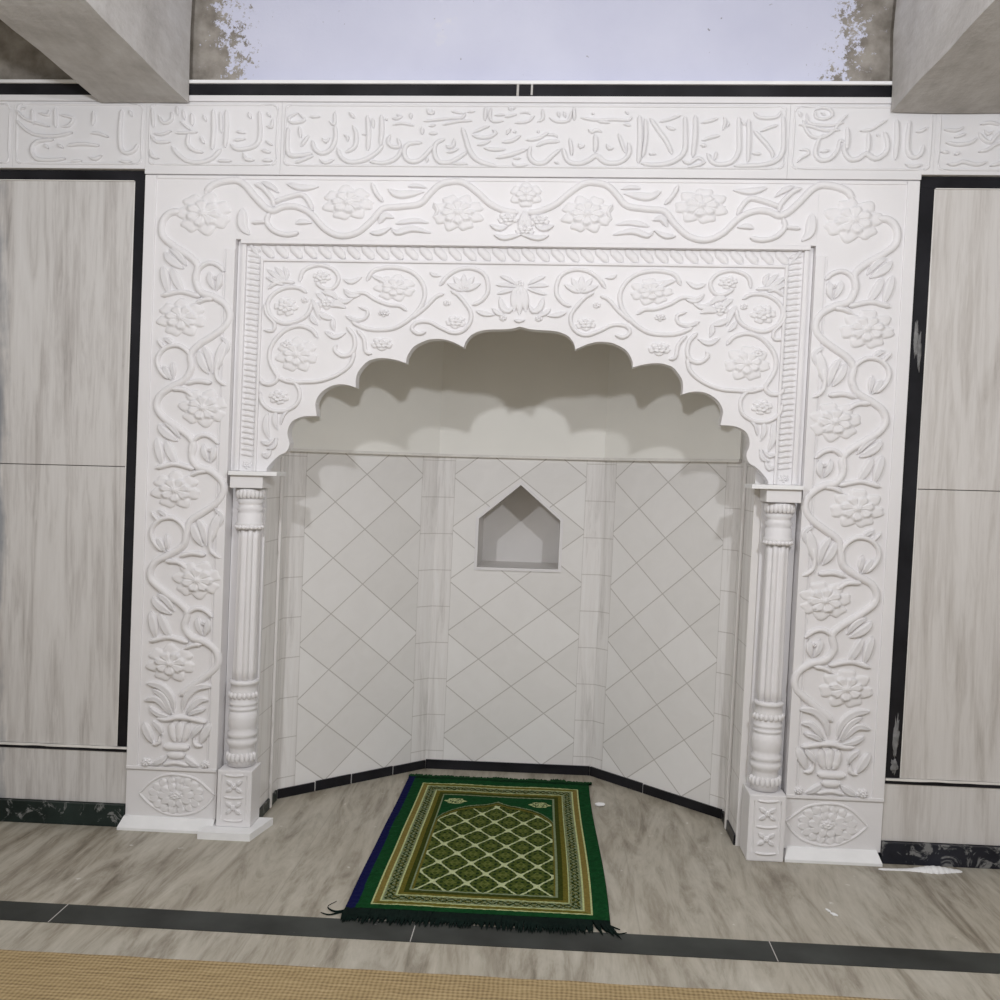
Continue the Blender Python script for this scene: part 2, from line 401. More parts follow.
# plain plaster course above the tiles, standing 12 mm proud
bm = bmesh.new()
def shrink(p, q, k): return q
pl = [(AW0, AWY), (BX0, ABY), (BX1, ABY), (AW1, AWY)]
def offs(pl, k):
    out = []
    cx, cy = UC, .2
    n = []
    for i in range(3):
        d = (Vector(pl[i+1])-Vector(pl[i])).normalized(); n.append(Vector((d.y, -d.x)))
    for i in range(4):
        a = n[max(0, i-1)]; b = n[min(2, i)]; s = (a+b).normalized(); s = s/max(.3, s.dot(a)); out.append((pl[i][0]+s.x*k, pl[i][1]+s.y*k))
    return out
p1 = offs(pl, .012); p2 = offs(pl, -.03)
for za, zb, k in ((ZL, 1.83, .012),):
    prism_z(bm, offs(pl, k)+offs(pl, -.03)[::-1], za, zb)
obj('wall_alcove_upper', bm, M_upper, kind='structure')
bm = bmesh.new(); prism_z(bm, offs(pl, .017)+offs(pl, .0)[::-1], ZL-.004, ZL+.006); obj('trim_3', bm, M_grout, kind='structure')
bm = bmesh.new(); prism_z(bm, [(AW0-.03, .076), (AW0-.03, .74), (AW1+.03, .74), (AW1+.03, .076)], 1.831, 1.86); obj('wall_alcove_ceiling', bm, M_upper, kind='structure')
# vertical bead on the jambs
for i, (u, s) in enumerate(((AW0, 1), (AW1, -1))):
    bm = bmesh.new(); box(bm, min(u, u+s*.010), max(u, u+s*.010), .205, .222, 0, ZL, .004); obj('trim_%d' % (4+i), bm, M_niche, kind='structure')
# black skirting of the alcove, in short lengths with white joints
def skirt(name, a, b, h, nseg, mat=M_black, off=.006):
    a = Vector(a); b = Vector(b); d = (b-a); L = d.length; d.normalize(); n = Vector((d.y, -d.x)); bm = bmesh.new()
    e = [0]+[L*(i+random.uniform(-.15, .15))/nseg for i in range(1, nseg)]+[L]
    for i in range(nseg):
        s0, s1 = e[i]+.003, e[i+1]-.003
        q = [a+d*s0, a+d*s1, a+d*s1+n*off, a+d*s0+n*off]
        prism_z(bm, [(p.x, p.y) for p in q], 0, h+random.uniform(-.003, .003))
    obj(name, bm, mat, kind='structure')
skirt('baseboard_alcove_left', (AW0, AWY), (BX0, ABY), .034, 4, M_black)
skirt('baseboard_alcove_back', (BX0, ABY), (BX1, ABY), .034, 1, M_black)
skirt('baseboard_alcove_right', (BX1, ABY), (AW1, AWY), .034, 2, M_black)
skirt('baseboard_right_jamb', (AW1, AWY-.01), (AW1, .08), .034, 1, M_black)
skirt('baseboard_left_jamb', (AW0, .08), (AW0, AWY-.01), .034, 1, M_blackd)

# the small gabled wall niche
t = thing('wall_niche', ((nl+nr_)/2, ABY, nzb), 'small gabled niche recessed in the tiled back wall, with a thin white rim', 'niche')
D = .24
ring = [(nl, nzb), (nr_, nzb), (nr_, nzs), napx, (nl, nzs)]
bm = bmesh.new()
fr = [bm.verts.new((p[0], ABY-.002, p[1])) for p in ring]; bk = [bm.verts.new((p[0], ABY+D, p[1])) for p in ring]
for i in range(5): bm.faces.new((fr[i], fr[(i+1) % 5], bk[(i+1) % 5], bk[i]))
bm.faces.new(bk)
obj_raw('recess', bm, M_niche, t)
bm = bmesh.new()
cx, cz = (nl+nr_)/2, (nzb+nzs)/2
def grow(p, k): 
    return (p[0]+k*(1 if p[0] > cx+.01 else -1 if p[0] < cx-.01 else 0), p[1]+(k*1.3 if p[1] > nzs+.02 else k*.25 if p[1] > nzb+.02 else -k))
o2 = [grow(p, .011) for p in ring]
for i in range(5):
    j = (i+1) % 5; prism_y(bm, [ring[i], ring[j], o2[j], o2[i]], ABY-.006, ABY+.004)
obj('rim', bm, M_white, t)

# ================================================================== SIDE CLADDING
YP = .006   # face of the side cladding
lx = lambda px, py: W(px, py, YP)
def quadbox(bm, pts, yb=.074, yf=YP): prism_y(bm, [lx(*p) for p in pts], yf, yb)
U0, U1 = -3.15, 2.95
zr = lambda pys: sum(pys)/len(pys)
# left bay
zl_top = lx(70, 170.5)[1]; zcap = zl_top+.001; zTOP = zl_top; zl_in = lx(70, 180)[1]; z_j = lx(60, 465)[1]; z_b1 = lx(60, 744.5)[1]; z_b0 = lx(60, 749)[1]; zk = lx(60, 801)[1]
uo_t, uo_b = lx(146.5, 172)[0], lx(126, 819)[0]; ui = lx(133, 183)[0]; uib = lx(118, 742)[0]
uo = -1.2860; uin = -1.3235
# right bay
zr_top = lx(970, 177)[1]; zr_in = lx(970, 188.5)[1]; zr_j = lx(950, 490)[1]; zr_b1 = lx(950, 781)[1]; zr_b0 = lx(950, 786)[1]; zrk = lx(950, 844)[1]
vo_t, vo_b = lx(923, 180)[0], lx(882, 862)[0]; vi = lx(937, 190)[0]; vib = lx(899, 778)[0]
def ribbon(bm, x0, x1, y0, y1, z0, z1, n=120):
    rows = []
    for i in range(n+1):
        x = x0+(x1-x0)*i/n; a = .0016*noise.noise(Vector((x*22, 3, z0*7))); b = .004*max(0, noise.noise(Vector((x*13, 9, z0*5))))
        rows.append([bm.verts.new(q) for q in ((x, y0+a, z0+b), (x, y0+a*2, z1+a), (x, y1, z1+a), (x, y1, z0+b))])
    for i in range(n):
        for k in range(4): bm.faces.new((rows[i][k], rows[i][(k+1) % 4], rows[i+1][(k+1) % 4], rows[i+1][k]))
    bm.faces.new(rows[0]); bm.faces.new(rows[-1][::-1])
def side_bay(s, uo, ui, zt, zi, zj, zb1, zb0, zk, wd):
    """s=-1 left, +1 right ; uo edge against the carving, ui inner edge of the black frame"""
    E = U0 if s < 0 else U1
    a, b = sorted((ui, E))
    def mb(name, z0, z1, label, m, th=0):
        bm = bmesh.new(); box(bm, a, b, YP+th, .074, z0, z1, .0015)
        return obj(name, bm, m, base=((a+b)/2, .04, z0), label=label, cat='wall panel')
    mb('marble_panel', zj+.001, zi-.003, 'upper grey streaked marble slab in the black frame %s of the arch' % wd, M_slab if s < 0 else M_slabR)
    mb('marble_panel', zb1+.002, zj-.001, 'tall lower grey streaked marble slab in the black frame %s of the arch' % wd, M_slab if s < 0 else M_slabR)
    a2, b2 = sorted((uo+s*.002, E))
    bm = bmesh.new(); box(bm, a2, b2, YP, .074, zk+.001, zb0-.001, .0015)
    obj('marble_panel', bm, M_slab if s < 0 else M_slabR, base=((a2+b2)/2, .04, zk), label='low marble strip just above the black skirting %s of the arch' % wd, cat='wall panel')
    c, d = sorted((uo+s*.001, ui-s*.0035)); t = thing('granite_upright', ((c+d)/2, .04, zb1+.003), 'upright black granite strip between the white pilaster and the marble slabs %s of the arch' % wd, 'wall trim')
    bm = bmesh.new(); box(bm, c, d, YP-.001, .074, zb1+.003, zi-.0004); obj('strip', bm, M_black, t)
    bm = bmesh.new(); box(bm, *sorted((ui-s*.0030, ui-s*.0004)), YP-.002, .07, zb1+.003, zi-.004); obj('grout_line', bm, M_grout, t)
    if s > 0:
        for px, py, w_, h_ in ((916, 338, .006, .045), (919, 352, .005, .05), (896, 738, .007, .055), (894, 766, .010, .020)):
            bm = bmesh.new(); u_, z_ = W(px, py, YP)
            r_ = bmesh.ops.create_icosphere(bm, subdivisions=4, radius=1)
            for v in r_['verts']:
                k_ = 1+.6*noise.noise(v.co*2.2+Vector((px, 0, py)))+.3*noise.noise(v.co*7+Vector((px, 0, py))); v.co = Vector((u_+v.co.x*w_*k_, YP-.001+v.co.y*.0012, z_+v.co.z*h_*k_))
            obj('cement_smear', bm, M_smear, t, smooth=True, label='grey cement smear')
    c2, d2 = sorted((uo+s*.001, E)); t = thing('granite_rail', ((c2+d2)/2, .04, zi), 'black granite strip along the top of the marble slabs %s of the arch' % wd, 'wall trim')
    bm = bmesh.new(); box(bm, c2, d2, YP-.001, .074, zi, zt-.0005); obj('strip', bm, M_black, t)
    bm = bmesh.new(); box(bm, *sorted((ui, E)), YP-.002, .07, zi-.0026, zi-.0002); obj('grout_line', bm, M_grout, t)
    t = thing('sill_strip', ((a2+b2)/2, .04, zb0), 'thin black line between tall slab and low marble strip %s of the arch' % wd, 'wall trim')
    bm = bmesh.new(); box(bm, a2, b2, YP-.003, .074, zb0, zb1-.005); obj('strip', bm, M_black, t)
    bm = bmesh.new(); ribbon(bm, a2, b2, YP-.007, .06, zb1-.0048, zb1+.001); obj('cement_bead', bm, M_grout, t, label='rough white cement line')
    bm = bmesh.new(); box(bm, a2, b2, YP-.014, .074, 0, zk, .002)
    obj('baseboard_%s' % ('left' if s < 0 else 'right'), bm, M_blackd if s < 0 else M_blackr, kind='structure')
M_slabR = marble('beige_streaked_marble_slabs', [(.28, (.33, .305, .28)), (.40, (.55, .52, .49)), (.52, (.67, .645, .62)), (.72, (.75, .73, .71))], (1, 1, .07), 15, .28, fine=.4, loc=(4.3, 0, 2.2))
side_bay(-1, uo, uin, zl_top, zl_in, z_j, z_b1, z_b0, zk, 'left')
side_bay(1, mir(uo)+.0005, 1.0225, zr_top, zr_in, zr_j, zr_b1, zr_b0, zrk, 'right')

# ================================================================== CARVED PILASTERS AND LINTEL
YF = 0.0
ULo, ULi = uo, W(232, 640, YF)[0]
ULi = -1.0055
URo = mir(ULo)
ZB = .03
zside = max(zcap, zr_top+.001); zcap = W(500, 177.5)[1]
ztop_in = W(500, 242)[1]                  # upper edge of the arch panel recess
zplq = W(180, 769)[1]; zplq_b = W(180, 818)[1]

def unit_bell_left(c):
    c.l([(165, 252), (171, 260), (184, 269)], 8); c.l([(170, 249), (179, 255), (187, 266)], 6)
    c.l([(163, 266), (166, 280), (169, 294)], 8); c.l([(172, 268), (177, 281), (184, 294)], 8)
    c.v([(162, 296), (170, 294), (182, 292), (201, 297)], 4.5)
def unit_circle_right(c):
    c.v([(197, 284), (198, 273), (203, 266), (211, 263), (219, 266), (225, 272)], 4.2)
    c.l([(210, 272), (211, 281), (215, 290)], 6); c.l([(221, 273), (220, 283), (217, 291)], 6); c.dot((216, 278), 3)
def unit_circle_left(c):
    c.v([(190, 376), (193, 366), (190, 354), (180, 346), (168, 347), (160, 354), (158, 363), (162, 372), (169, 379)], 4.2)
    c.l([(164, 366), (168, 373), (172, 380)], 6); c.l([(173, 362), (174, 371), (174, 379)], 5)
    c.v([(158, 340), (162, 345), (166, 350)], 3.5); c.l([(164, 338), (170, 341), (175, 347)], 5)
def unit_bell_right(c):
    c.l([(199, 351), (202, 362), (209, 374)], 8); c.l([(204, 347), (210, 358), (213, 374)], 7); c.l([(228, 339), (222, 352), (215, 374)], 9)
    c.l([(221, 337), (229, 344), (226, 356)], 5)
    c.v([(220, 357), (217, 368), (218, 379), (227, 386)], 4); c.v([(186, 384), (198, 381), (212, 383)], 4.5)
def carve_pilaster(c):
    # climbing vine from the vase to the corner flower
    c.v([(182, 212), (171, 213), (163, 222), (163, 236), (175, 247), (189, 256), (198, 266), (196, 279), (201, 292),
         (214, 297), (226, 305), (230, 316), (226, 326), (213, 336), (199, 345), (191, 355), (192, 367), (186, 379), (172, 387),
         (161, 395), (157, 406), (163, 417), (177, 427), (190, 437), (194, 446), (192, 457), (198, 467), (211, 471), (222, 481),
         (224, 491), (218, 502), (204, 512), (191, 521), (187, 533), (184, 545), (171, 554), (157, 561), (151, 570), (152, 580),
         (165, 592), (181, 604), (188, 613), (185, 626), (192, 637), (206, 642), (217, 652), (217, 666), (205, 677), (191, 687), (180, 695)], 6.2)
    for dx, dy in ((0, 0), (-6, 172), (-12, 345)):
        c.d = (dx, dy)
        if dy < 300:
            unit_bell_left(c); unit_circle_right(c); unit_circle_left(c); unit_bell_right(c)
            c.f((182, 318), 27, 20, 7, .2); c.f((204, 408), 27, 20, 7, .55)
            c.v([(196, 304), (205, 300), (215, 299)], 4); c.v([(172, 389), (185, 390), (194, 397)], 4.5)
        else:
            unit_bell_left(c); unit_circle_right(c); c.f((183, 318), 27, 20, 7, .2); c.v([(196, 304), (205, 300), (215, 299)], 4)
    c.d = (0, 0)
    # corner flower
    c.f((204, 214), 30, 22, 7, .5)
    # vase with leaves
    for q, w in (([(147, 683), (161, 686), (172, 697), (175, 712)], 7), ([(153, 689), (164, 696), (173, 714)], 6), ([(145, 700), (158, 699), (171, 714)], 6),
                 ([(150, 707), (158, 713), (170, 717)], 5), ([(213, 686), (198, 687), (187, 697), (183, 712)], 7), ([(209, 700), (200, 700), (186, 714)], 6),
                 ([(206, 709), (196, 711), (187, 716)], 5)): c.l(q, w)
    c.v([(158, 718), (168, 719), (178, 717), (190, 718), (207, 722)], 4.5)
    c.v([(172, 722), (173, 733), (176, 741)], 7); c.v([(180, 721), (180, 732), (180, 741)], 8); c.v([(189, 722), (187, 733), (184, 741)], 7)
    c.l([(144, 722), (148, 732), (154, 743)], 8); c.l([(153, 721), (160, 727), (163, 735)], 6); c.v([(153, 744), (160, 742), (160, 735)], 4)
    c.l([(212, 722), (206, 732), (200, 744)], 8); c.l([(204, 724), (197, 730), (192, 738)], 6); c.v([(203, 746), (196, 744), (194, 737)], 4)
    c.v([(164, 746), (177, 747), (190, 747)], 6.5)
    c.v([(168, 754), (176, 755), (186, 755)], 7); c.l([(168, 756), (160, 761), (152, 765)], 6); c.l([(185, 756), (192, 762), (199, 766)], 6); c.v([(164, 764), (176, 762), (190, 765)], 4)
    c.f((147, 762), 6, 5, 5); c.f((206, 764), 5, 4, 5)
def carve_medallion(c):
    c.v([(139, 793), (152, 781), (165, 775), (180, 775), (196, 779), (206, 787), (215, 795)], 2.2, .004)
    c.v([(139, 793), (150, 804), (165, 813), (180, 815), (196, 812), (207, 805), (215, 795)], 2.2, .004)
    cx, cy = 176, 795
    for k in range(16):
        a = 2*PI*k/16+.1; 
        c.l([(cx+17*math.cos(a), cy+11.5*math.sin(a)), (cx+28*math.cos(a+.12), cy+19*math.sin(a+.12))], 8.5, .005)
    for k in range(10):
        a = 2*PI*k/10; c.l([(cx+6*math.cos(a), cy+4*math.sin(a)), (cx+19*math.cos(a), cy+13*math.sin(a))], 8, .007)
    c.f((cx, cy), 9, 6.5, 6, h=.009)

for s in (-1, 1):
    wd = 'left' if s < 0 else 'right'
    mu = (lambda u: u) if s < 0 else mir
    mid = (ULo+ULi)/2
    t = thing('carved_pilaster', (mu(mid), .03, 0), 'tall white pilaster carved with a climbing flower vine on the %s side of the arch' % wd, 'pilaster', None)
    bm = bmesh.new(); a, b = sorted((mu(ULo), mu(ULi))); box(bm, a, b, YF, .07, ZB, zcap-.0004)
    obj('slab', bm, M_white, t)
    # raised border: outer strip, inner strip, sill above the plaque
    bm = bmesh.new(); 
    def strip(u0, u1, z0, z1, h=.005): box(bm, *sorted((mu(u0), mu(u1))), YF-h, YF+.002, z0, z1, .0018)
    strip(ULo, ULo+.034, zplq, zcap-.002); strip(ULi-.026, ULi, zplq, ztop_in-.03); strip(ULi-.034, ULi-.030, zplq, ztop_in-.03, .003)
    strip(ULo, ULi, zplq-.004, zplq+.006, .007)
    strip(ULo+.036, ULi, zcap-.012, zcap-.002, .004)
    obj('border', bm, M_white, t)
    c = Carve(YF, .012); c.m = s > 0; carve_pilaster(c); obj_raw('floral_carving', c.bm, M_white, t, smooth=True)
    c = Carve(YF, .012); c.m = s > 0; carve_medallion(c); obj_raw('rosette', c.bm, M_white, t, smooth=True, label='oval rosette carved on the plaque at the foot')
    # skirt block
    bm = bmesh.new()
    e0, e1 = sorted((mu(ULo-(.012 if s < 0 else -.002)), mu(ULi+.0)))
    pts = [(e0, -.030), (e1, -.030), (e1, .07), (e0, .07)]; z2 = .036
    lo = [bm.verts.new((p[0], p[1], 0)) for p in pts]; mdv = [bm.verts.new((p[0], p[1], .008)) for p in pts]
    up = [bm.verts.new((p[0]*1.0+(.010 if p[0] == e0 else -.010 if s > 0 else 0), p[1]+(.024 if p[1] < 0 else 0), z2)) for p in pts]
    bm.faces.new(lo[::-1]); bm.faces.new(up)
    for A, B in ((lo, mdv), (mdv, up)):
        for i in range(4): bm.faces.new((A[i], A[(i+1) % 4], B[(i+1) % 4], B[i]))
    obj('skirting', bm, M_white2, t)

# lintel with vine
t = thing('carved_lintel', (UC, .03, ztop_in), 'long white lintel slab carved with a flowering vine, above the arch panel', 'lintel')
bm = bmesh.new(); box(bm, ULi+.0002, mir(ULi)-.0002, YF, .07, ztop_in, zcap-.0004); obj('slab', bm, M_white, t)
bm = bmesh.new(); box(bm, ULi+.001, mir(ULi)-.001, YF-.004, YF+.002, zcap-.012, zcap-.002, .0018)
obj('border', bm, M_white, t)
c = Carve(YF, .012)
for mm in (False, True):
    c.m = mm
    c.v([(206, 194), (211, 187), (219, 183), (228, 181), (238, 181), (246, 186), (256, 198), (266, 208), (275, 212)], 6)
    c.v([(266, 210), (274, 211), (284, 207), (297, 207), (311, 214), (325, 229), (340, 236), (357, 233), (372, 221), (383, 209), (400, 207), (420, 204), (430, 194), (440, 185), (452, 182), (464, 183), (478, 193), (490, 204), (505, 211), (518, 213)], 5.5)
    c.v([(270, 213), (267, 222), (274, 231), (287, 235), (299, 233)], 4.5); c.v([(252, 223), (267, 222)], 3.5); c.l([(296, 224), (303, 222), (312, 223)], 5)
    c.l([(243, 208), (243, 226), (250, 235)], 9)
    c.v([(274, 207), (273, 200), (263, 188), (255, 184)], 4.5); c.v([(273, 203), (287, 198), (302, 195), (309, 202), (313, 211)], 4.5)
    c.l([(287, 184), (302, 188), (319, 187)], 6); c.l([(262, 182), (272, 187), (279, 193)], 5)
    c.f((348, 203), 27, 18, 7, .1)
    c.v([(372, 183), (376, 193), (383, 202)], 4); c.l([(388, 189), (400, 195), (424, 192)], 7); c.l([(408, 187), (417, 186), (427, 188)], 4)
    c.l([(370, 233), (380, 233), (391, 228)], 5); c.l([(392, 228), (397, 233), (412, 229), (431, 233)], 6); c.l([(396, 224), (414, 221), (429, 223)], 5); c.l([(379, 224), (385, 216), (394, 218)], 6)
    c.f((458, 213), 27, 19, 8, .35)
    c.v([(434, 203), (438, 211), (434, 218)], 3.5)
    c.l([(490, 225), (500, 229), (508, 226)], 5); c.l([(494, 235), (504, 238), (521, 235)], 5)
c.m = False
c.f((526, 195), 17, 13, 6, .5); c.f((508, 219), 11, 7, 5, .2); c.f((539, 221), 11, 7, 5, .2); c.l([(519, 228), (524, 220), (524, 211)], 8); c.l([(531, 228), (526, 220), (525, 211)], 8)
c.f((525, 231), 10, 6, 5)
obj_raw('floral_carving', c.bm, M_white, t, smooth=True)

# ================================================================== CALLIGRAPHY COURSE
YC = -.010
zc0 = zside; zc1 = W(500, 103, YC)[1]
def X(x0, y0, s): return lambda pts: [(x0+x/s, y0+y/s) for x, y in pts]
txt = {}
q = X(650, 90, 6.667)
main = [(q(p), w) for p, w in [
 ([(885, 170), (888, 300), (885, 400), (850, 465), (760, 500), (640, 508), (560, 508)], 4), ([(690, 275), (760, 350), (812, 420), (815, 455)], 3.4), ([(655, 195), (657, 340), (650, 485)], 3.8),
 ([(690, 150), (715, 182), (780, 192), (850, 180), (872, 140)], 2.6), ([(735, 280), (790, 255), (855, 235)], 2.6), ([(680, 425), (740, 430)], 2.6), ([(610, 215), (640, 240)], 2.4),
 ([(590, 180), (592, 300), (590, 410), (545, 480), (460, 500), (405, 475), (380, 420)], 4), ([(490, 180), (500, 215), (485, 270)], 2.4), ([(525, 215), (515, 250)], 2.2), ([(345, 340), (400, 320), (465, 305)], 3),
 ([(335, 370), (375, 375)], 3), ([(340, 222), (400, 210), (455, 190)], 2.6), ([(440, 410), (430, 470)], 2.4),
 ([(300, 170), (300, 300), (285, 450)], 4.2), ([(232, 175), (235, 300), (228, 410), (170, 470), (90, 498), (10, 502), (-60, 490)], 4.2),
 ([(0, 190), (50, 265), (110, 350), (145, 430)], 3.6), ([(215, 470), (255, 492), (320, 455), (360, 480)], 3), ([(250, 520), (330, 500), (370, 480)], 2.6),
 ([(75, 215), (140, 195), (205, 170)], 2.6), ([(105, 240), (140, 262), (170, 262)], 2.6), ([(5, 425), (40, 432)], 2.4)]]
q = X(520, 90, 6.667)
main += [(q(p), w) for p, w in [
 ([(795, 170), (800, 330), (790, 490)], 4.4), ([(835, 190), (838, 320), (818, 450)], 3.2), ([(860, 425), (885, 435)], 2.4), ([(930, 215), (1000, 200)], 2.4),
 ([(655, 290), (675, 350), (700, 420)], 2.6), ([(722, 350), (728, 420), (690, 470), (625, 492), (560, 480), (508, 440), (450, 475), (380, 495), (315, 470), (285, 385)], 4.2),
 ([(500, 295), (505, 360), (500, 420)], 4), ([(330, 320), (340, 380), (345, 440)], 2.6), ([(390, 355), (405, 385), (430, 365)], 2.8), ([(575, 360), (595, 395), (625, 385)], 2.8),
 ([(455, 262), (480, 285), (505, 270), (545, 282)], 2.8), ([(690, 230), (740, 240)], 2.4),
 ([(110, 378), (170, 350), (265, 345)], 3.4), ([(70, 375), (62, 440), (95, 485), (155, 490), (215, 440), (270, 395)], 3.8), ([(180, 305), (225, 300), (250, 320)], 2.4), ([(230, 480), (260, 495)], 2.4)]]
q = X(400, 90, 6.667)
main += [(q(p), w) for p, w in [
 ([(840, 335), (915, 328), (990, 285)], 3), ([(920, 270), (925, 288)], 3), ([(680, 352), (750, 340), (805, 305)], 3), ([(762, 272), (768, 290)], 3), ([(712, 300), (738, 255)], 2.6),
 ([(415, 250), (440, 330), (462, 400), (500, 455), (560, 490), (645, 510)], 4.2), ([(480, 300), (520, 318), (590, 318), (640, 290), (615, 265)], 3), ([(485, 290), (545, 262), (600, 240)], 2.6),
 ([(515, 370), (560, 360), (605, 340)], 2.8), ([(560, 388), (620, 400), (705, 398)], 3), ([(640, 455), (740, 435), (845, 398)], 3.4), ([(750, 485), (780, 508), (855, 500)], 2.8), ([(755, 458), (805, 458)], 2.4),
 ([(300, 330), (240, 360), (232, 430), (265, 482), (330, 485), (400, 450), (445, 415)], 3.8), ([(310, 368), (328, 386), (358, 372), (360, 325)], 3), ([(310, 418), (350, 412), (392, 392)], 2.6), ([(350, 495), (450, 495)], 2.6),
 ([(150, 352), (60, 362), (30, 400), (42, 460), (90, 482), (140, 465), (185, 420), (235, 365)], 3.8), ([(150, 245), (150, 300)], 3), ([(195, 292), (250, 292)], 2.8), ([(195, 245), (240, 232)], 2.6), ([(185, 450), (180, 485)], 2.6),
 ([(185, 125), (192, 158), (225, 158), (215, 130)], 2), ([(160, 212), (240, 203), (330, 193), (420, 188), (435, 150)], 2.2), ([(285, 235), (390, 212), (480, 208)], 2.2), ([(345, 145), (420, 160)], 2), ([(450, 150), (500, 145)], 2),
 ([(572, 115), (568, 205)], 2.6), ([(610, 120), (600, 185), (625, 213), (690, 208)], 2.4), ([(630, 172), (700, 168)], 2), ([(722, 118), (742, 142)], 2), ([(765, 115), (755, 135)], 2), ([(700, 185), (780, 165)], 2),
 ([(765, 222), (850, 214), (895, 175)], 2.2), ([(950, 125), (952, 195), (915, 215)], 2.4), ([(800, 160), (840, 150), (870, 165)], 2)]]
q = X(520, 90, 6.667)
main += [(q(p), w) for p, w in [
 ([(360, 115), (362, 205)], 2.4), ([(195, 185), (240, 213), (320, 208), (345, 145)], 2.4), ([(292, 145), (302, 185)], 2.2), ([(252, 145), (262, 185)], 2.2), ([(405, 188), (500, 203), (620, 200), (725, 205), (742, 175)], 2.4), ([(480, 155), (492, 165)], 2.4), ([(520, 215), (600, 222)], 2), ([(700, 145), (722, 165)], 2)]]
q = X(270, 90, 6.667)
main += [(q(p), w) for p, w in [
 ([(805, 300), (788, 345), (812, 378), (868, 378), (850, 320)], 3.2), ([(665, 478), (760, 490), (845, 455), (885, 390)], 3.6), ([(745, 165), (748, 270), (738, 375)], 4), ([(652, 170), (660, 290), (655, 405)], 4), ([(688, 190), (692, 255)], 2.8),
 ([(450, 385), (478, 450), (545, 485), (640, 465), (725, 410), (755, 365)], 4), ([(555, 235), (578, 300), (568, 380), (505, 420)], 3.6), ([(530, 148), (565, 190)], 2.8), ([(490, 300), (520, 315), (520, 345)], 2.4), ([(435, 235), (440, 320), (410, 395), (350, 425), (300, 395), (285, 335)], 3.8),
 ([(350, 320), (375, 350), (400, 320)], 2.6), ([(330, 462), (372, 490), (430, 465)], 2.8), ([(125, 250), (118, 380), (135, 435), (200, 440), (285, 425)], 3.8), ([(200, 245), (208, 320)], 3), ([(210, 380), (262, 305)], 2.8), ([(170, 490), (290, 440)], 2.8),
 ([(190, 155), (130, 190), (150, 222), (235, 205), (190, 155)], 2.4), ([(265, 182), (335, 180)], 2.4), ([(395, 208), (432, 235), (435, 145)], 2.6), ([(815, 190), (850, 195), (885, 175)], 2.6), ([(850, 160), (860, 180)], 2.2), ([(940, 155), (942, 195)], 2.6), ([(775, 190), (780, 205)], 2.6), ([(820, 235), (880, 225), (960, 240)], 2.2), ([(615, 300), (650, 295)], 2)]]
q = X(780, 95, 6.667)
right = [(q(p), w) for p, w in [
 ([(862, 170), (848, 290), (850, 380), (885, 420), (935, 400), (955, 335)], 3.8), ([(775, 165), (778, 300), (765, 435)], 4.2), ([(690, 245), (715, 320), (705, 385), (635, 428), (570, 395), (520, 428), (462, 430), (425, 375), (430, 315)], 4.2),
 ([(430, 315), (395, 310), (382, 370), (330, 428), (265, 435), (232, 385), (262, 290), (300, 270)], 3.6), ([(585, 250), (588, 320), (582, 390)], 3.8), ([(445, 215), (448, 300), (440, 375)], 3.8), ([(530, 242), (600, 235), (650, 205), (715, 165)], 2.8),
 ([(150, 170), (165, 225), (210, 280), (280, 285), (350, 245), (390, 190), (450, 130)], 2.6), ([(125, 200), (200, 212), (300, 240), (400, 235)], 2.4), ([(230, 105), (275, 88), (330, 100), (345, 140), (290, 165), (235, 150), (230, 105)], 2.4), ([(175, 125), (190, 190), (330, 208), (425, 185)], 2.4), ([(270, 120), (300, 140)], 2),
 ([(120, 110), (140, 150)], 2.4), ([(265, 382), (330, 372)], 2.6), ([(130, 370), (172, 368), (188, 395), (140, 420), (112, 452)], 2.6), ([(830, 462), (880, 482), (950, 465)], 3), ([(905, 250), (945, 240), (985, 215)], 2.8), ([(640, 265), (660, 280)], 2.2)]]
q = X(0, 80, 5)
left1 = [(q(p), w) for p, w in [
 ([(612, 148), (603, 250), (608, 345), (640, 368), (680, 350), (690, 320)], 3.6), ([(650, 150), (662, 185)], 2.6), ([(598, 405), (630, 412), (662, 408)], 3), ([(445, 385), (480, 398), (512, 378)], 3), ([(360, 410), (412, 405)], 2.6), ([(340, 330), (410, 322), (500, 330)], 3.2), ([(455, 268), (500, 270), (545, 288)], 2.8), ([(470, 155), (472, 200), (465, 230)], 2.8),
 ([(270, 300), (190, 310), (162, 350), (185, 395), (260, 402), (330, 395)], 3.6), ([(225, 320), (245, 345)], 2.6), ([(85, 200), (120, 240), (180, 275), (280, 283), (365, 265)], 3), ([(85, 150), (120, 190), (180, 215), (250, 235)], 2.4), ([(165, 145), (170, 225)], 2.4), ([(280, 140), (282, 240)], 2.6), ([(300, 175), (370, 195), (345, 232), (310, 235)], 2.4), ([(195, 165), (245, 178), (250, 150)], 2.2), ([(290, 320), (318, 342)], 2.6), ([(110, 150), (130, 140)], 2.2)]]
q = X(140, 90, 6.667)
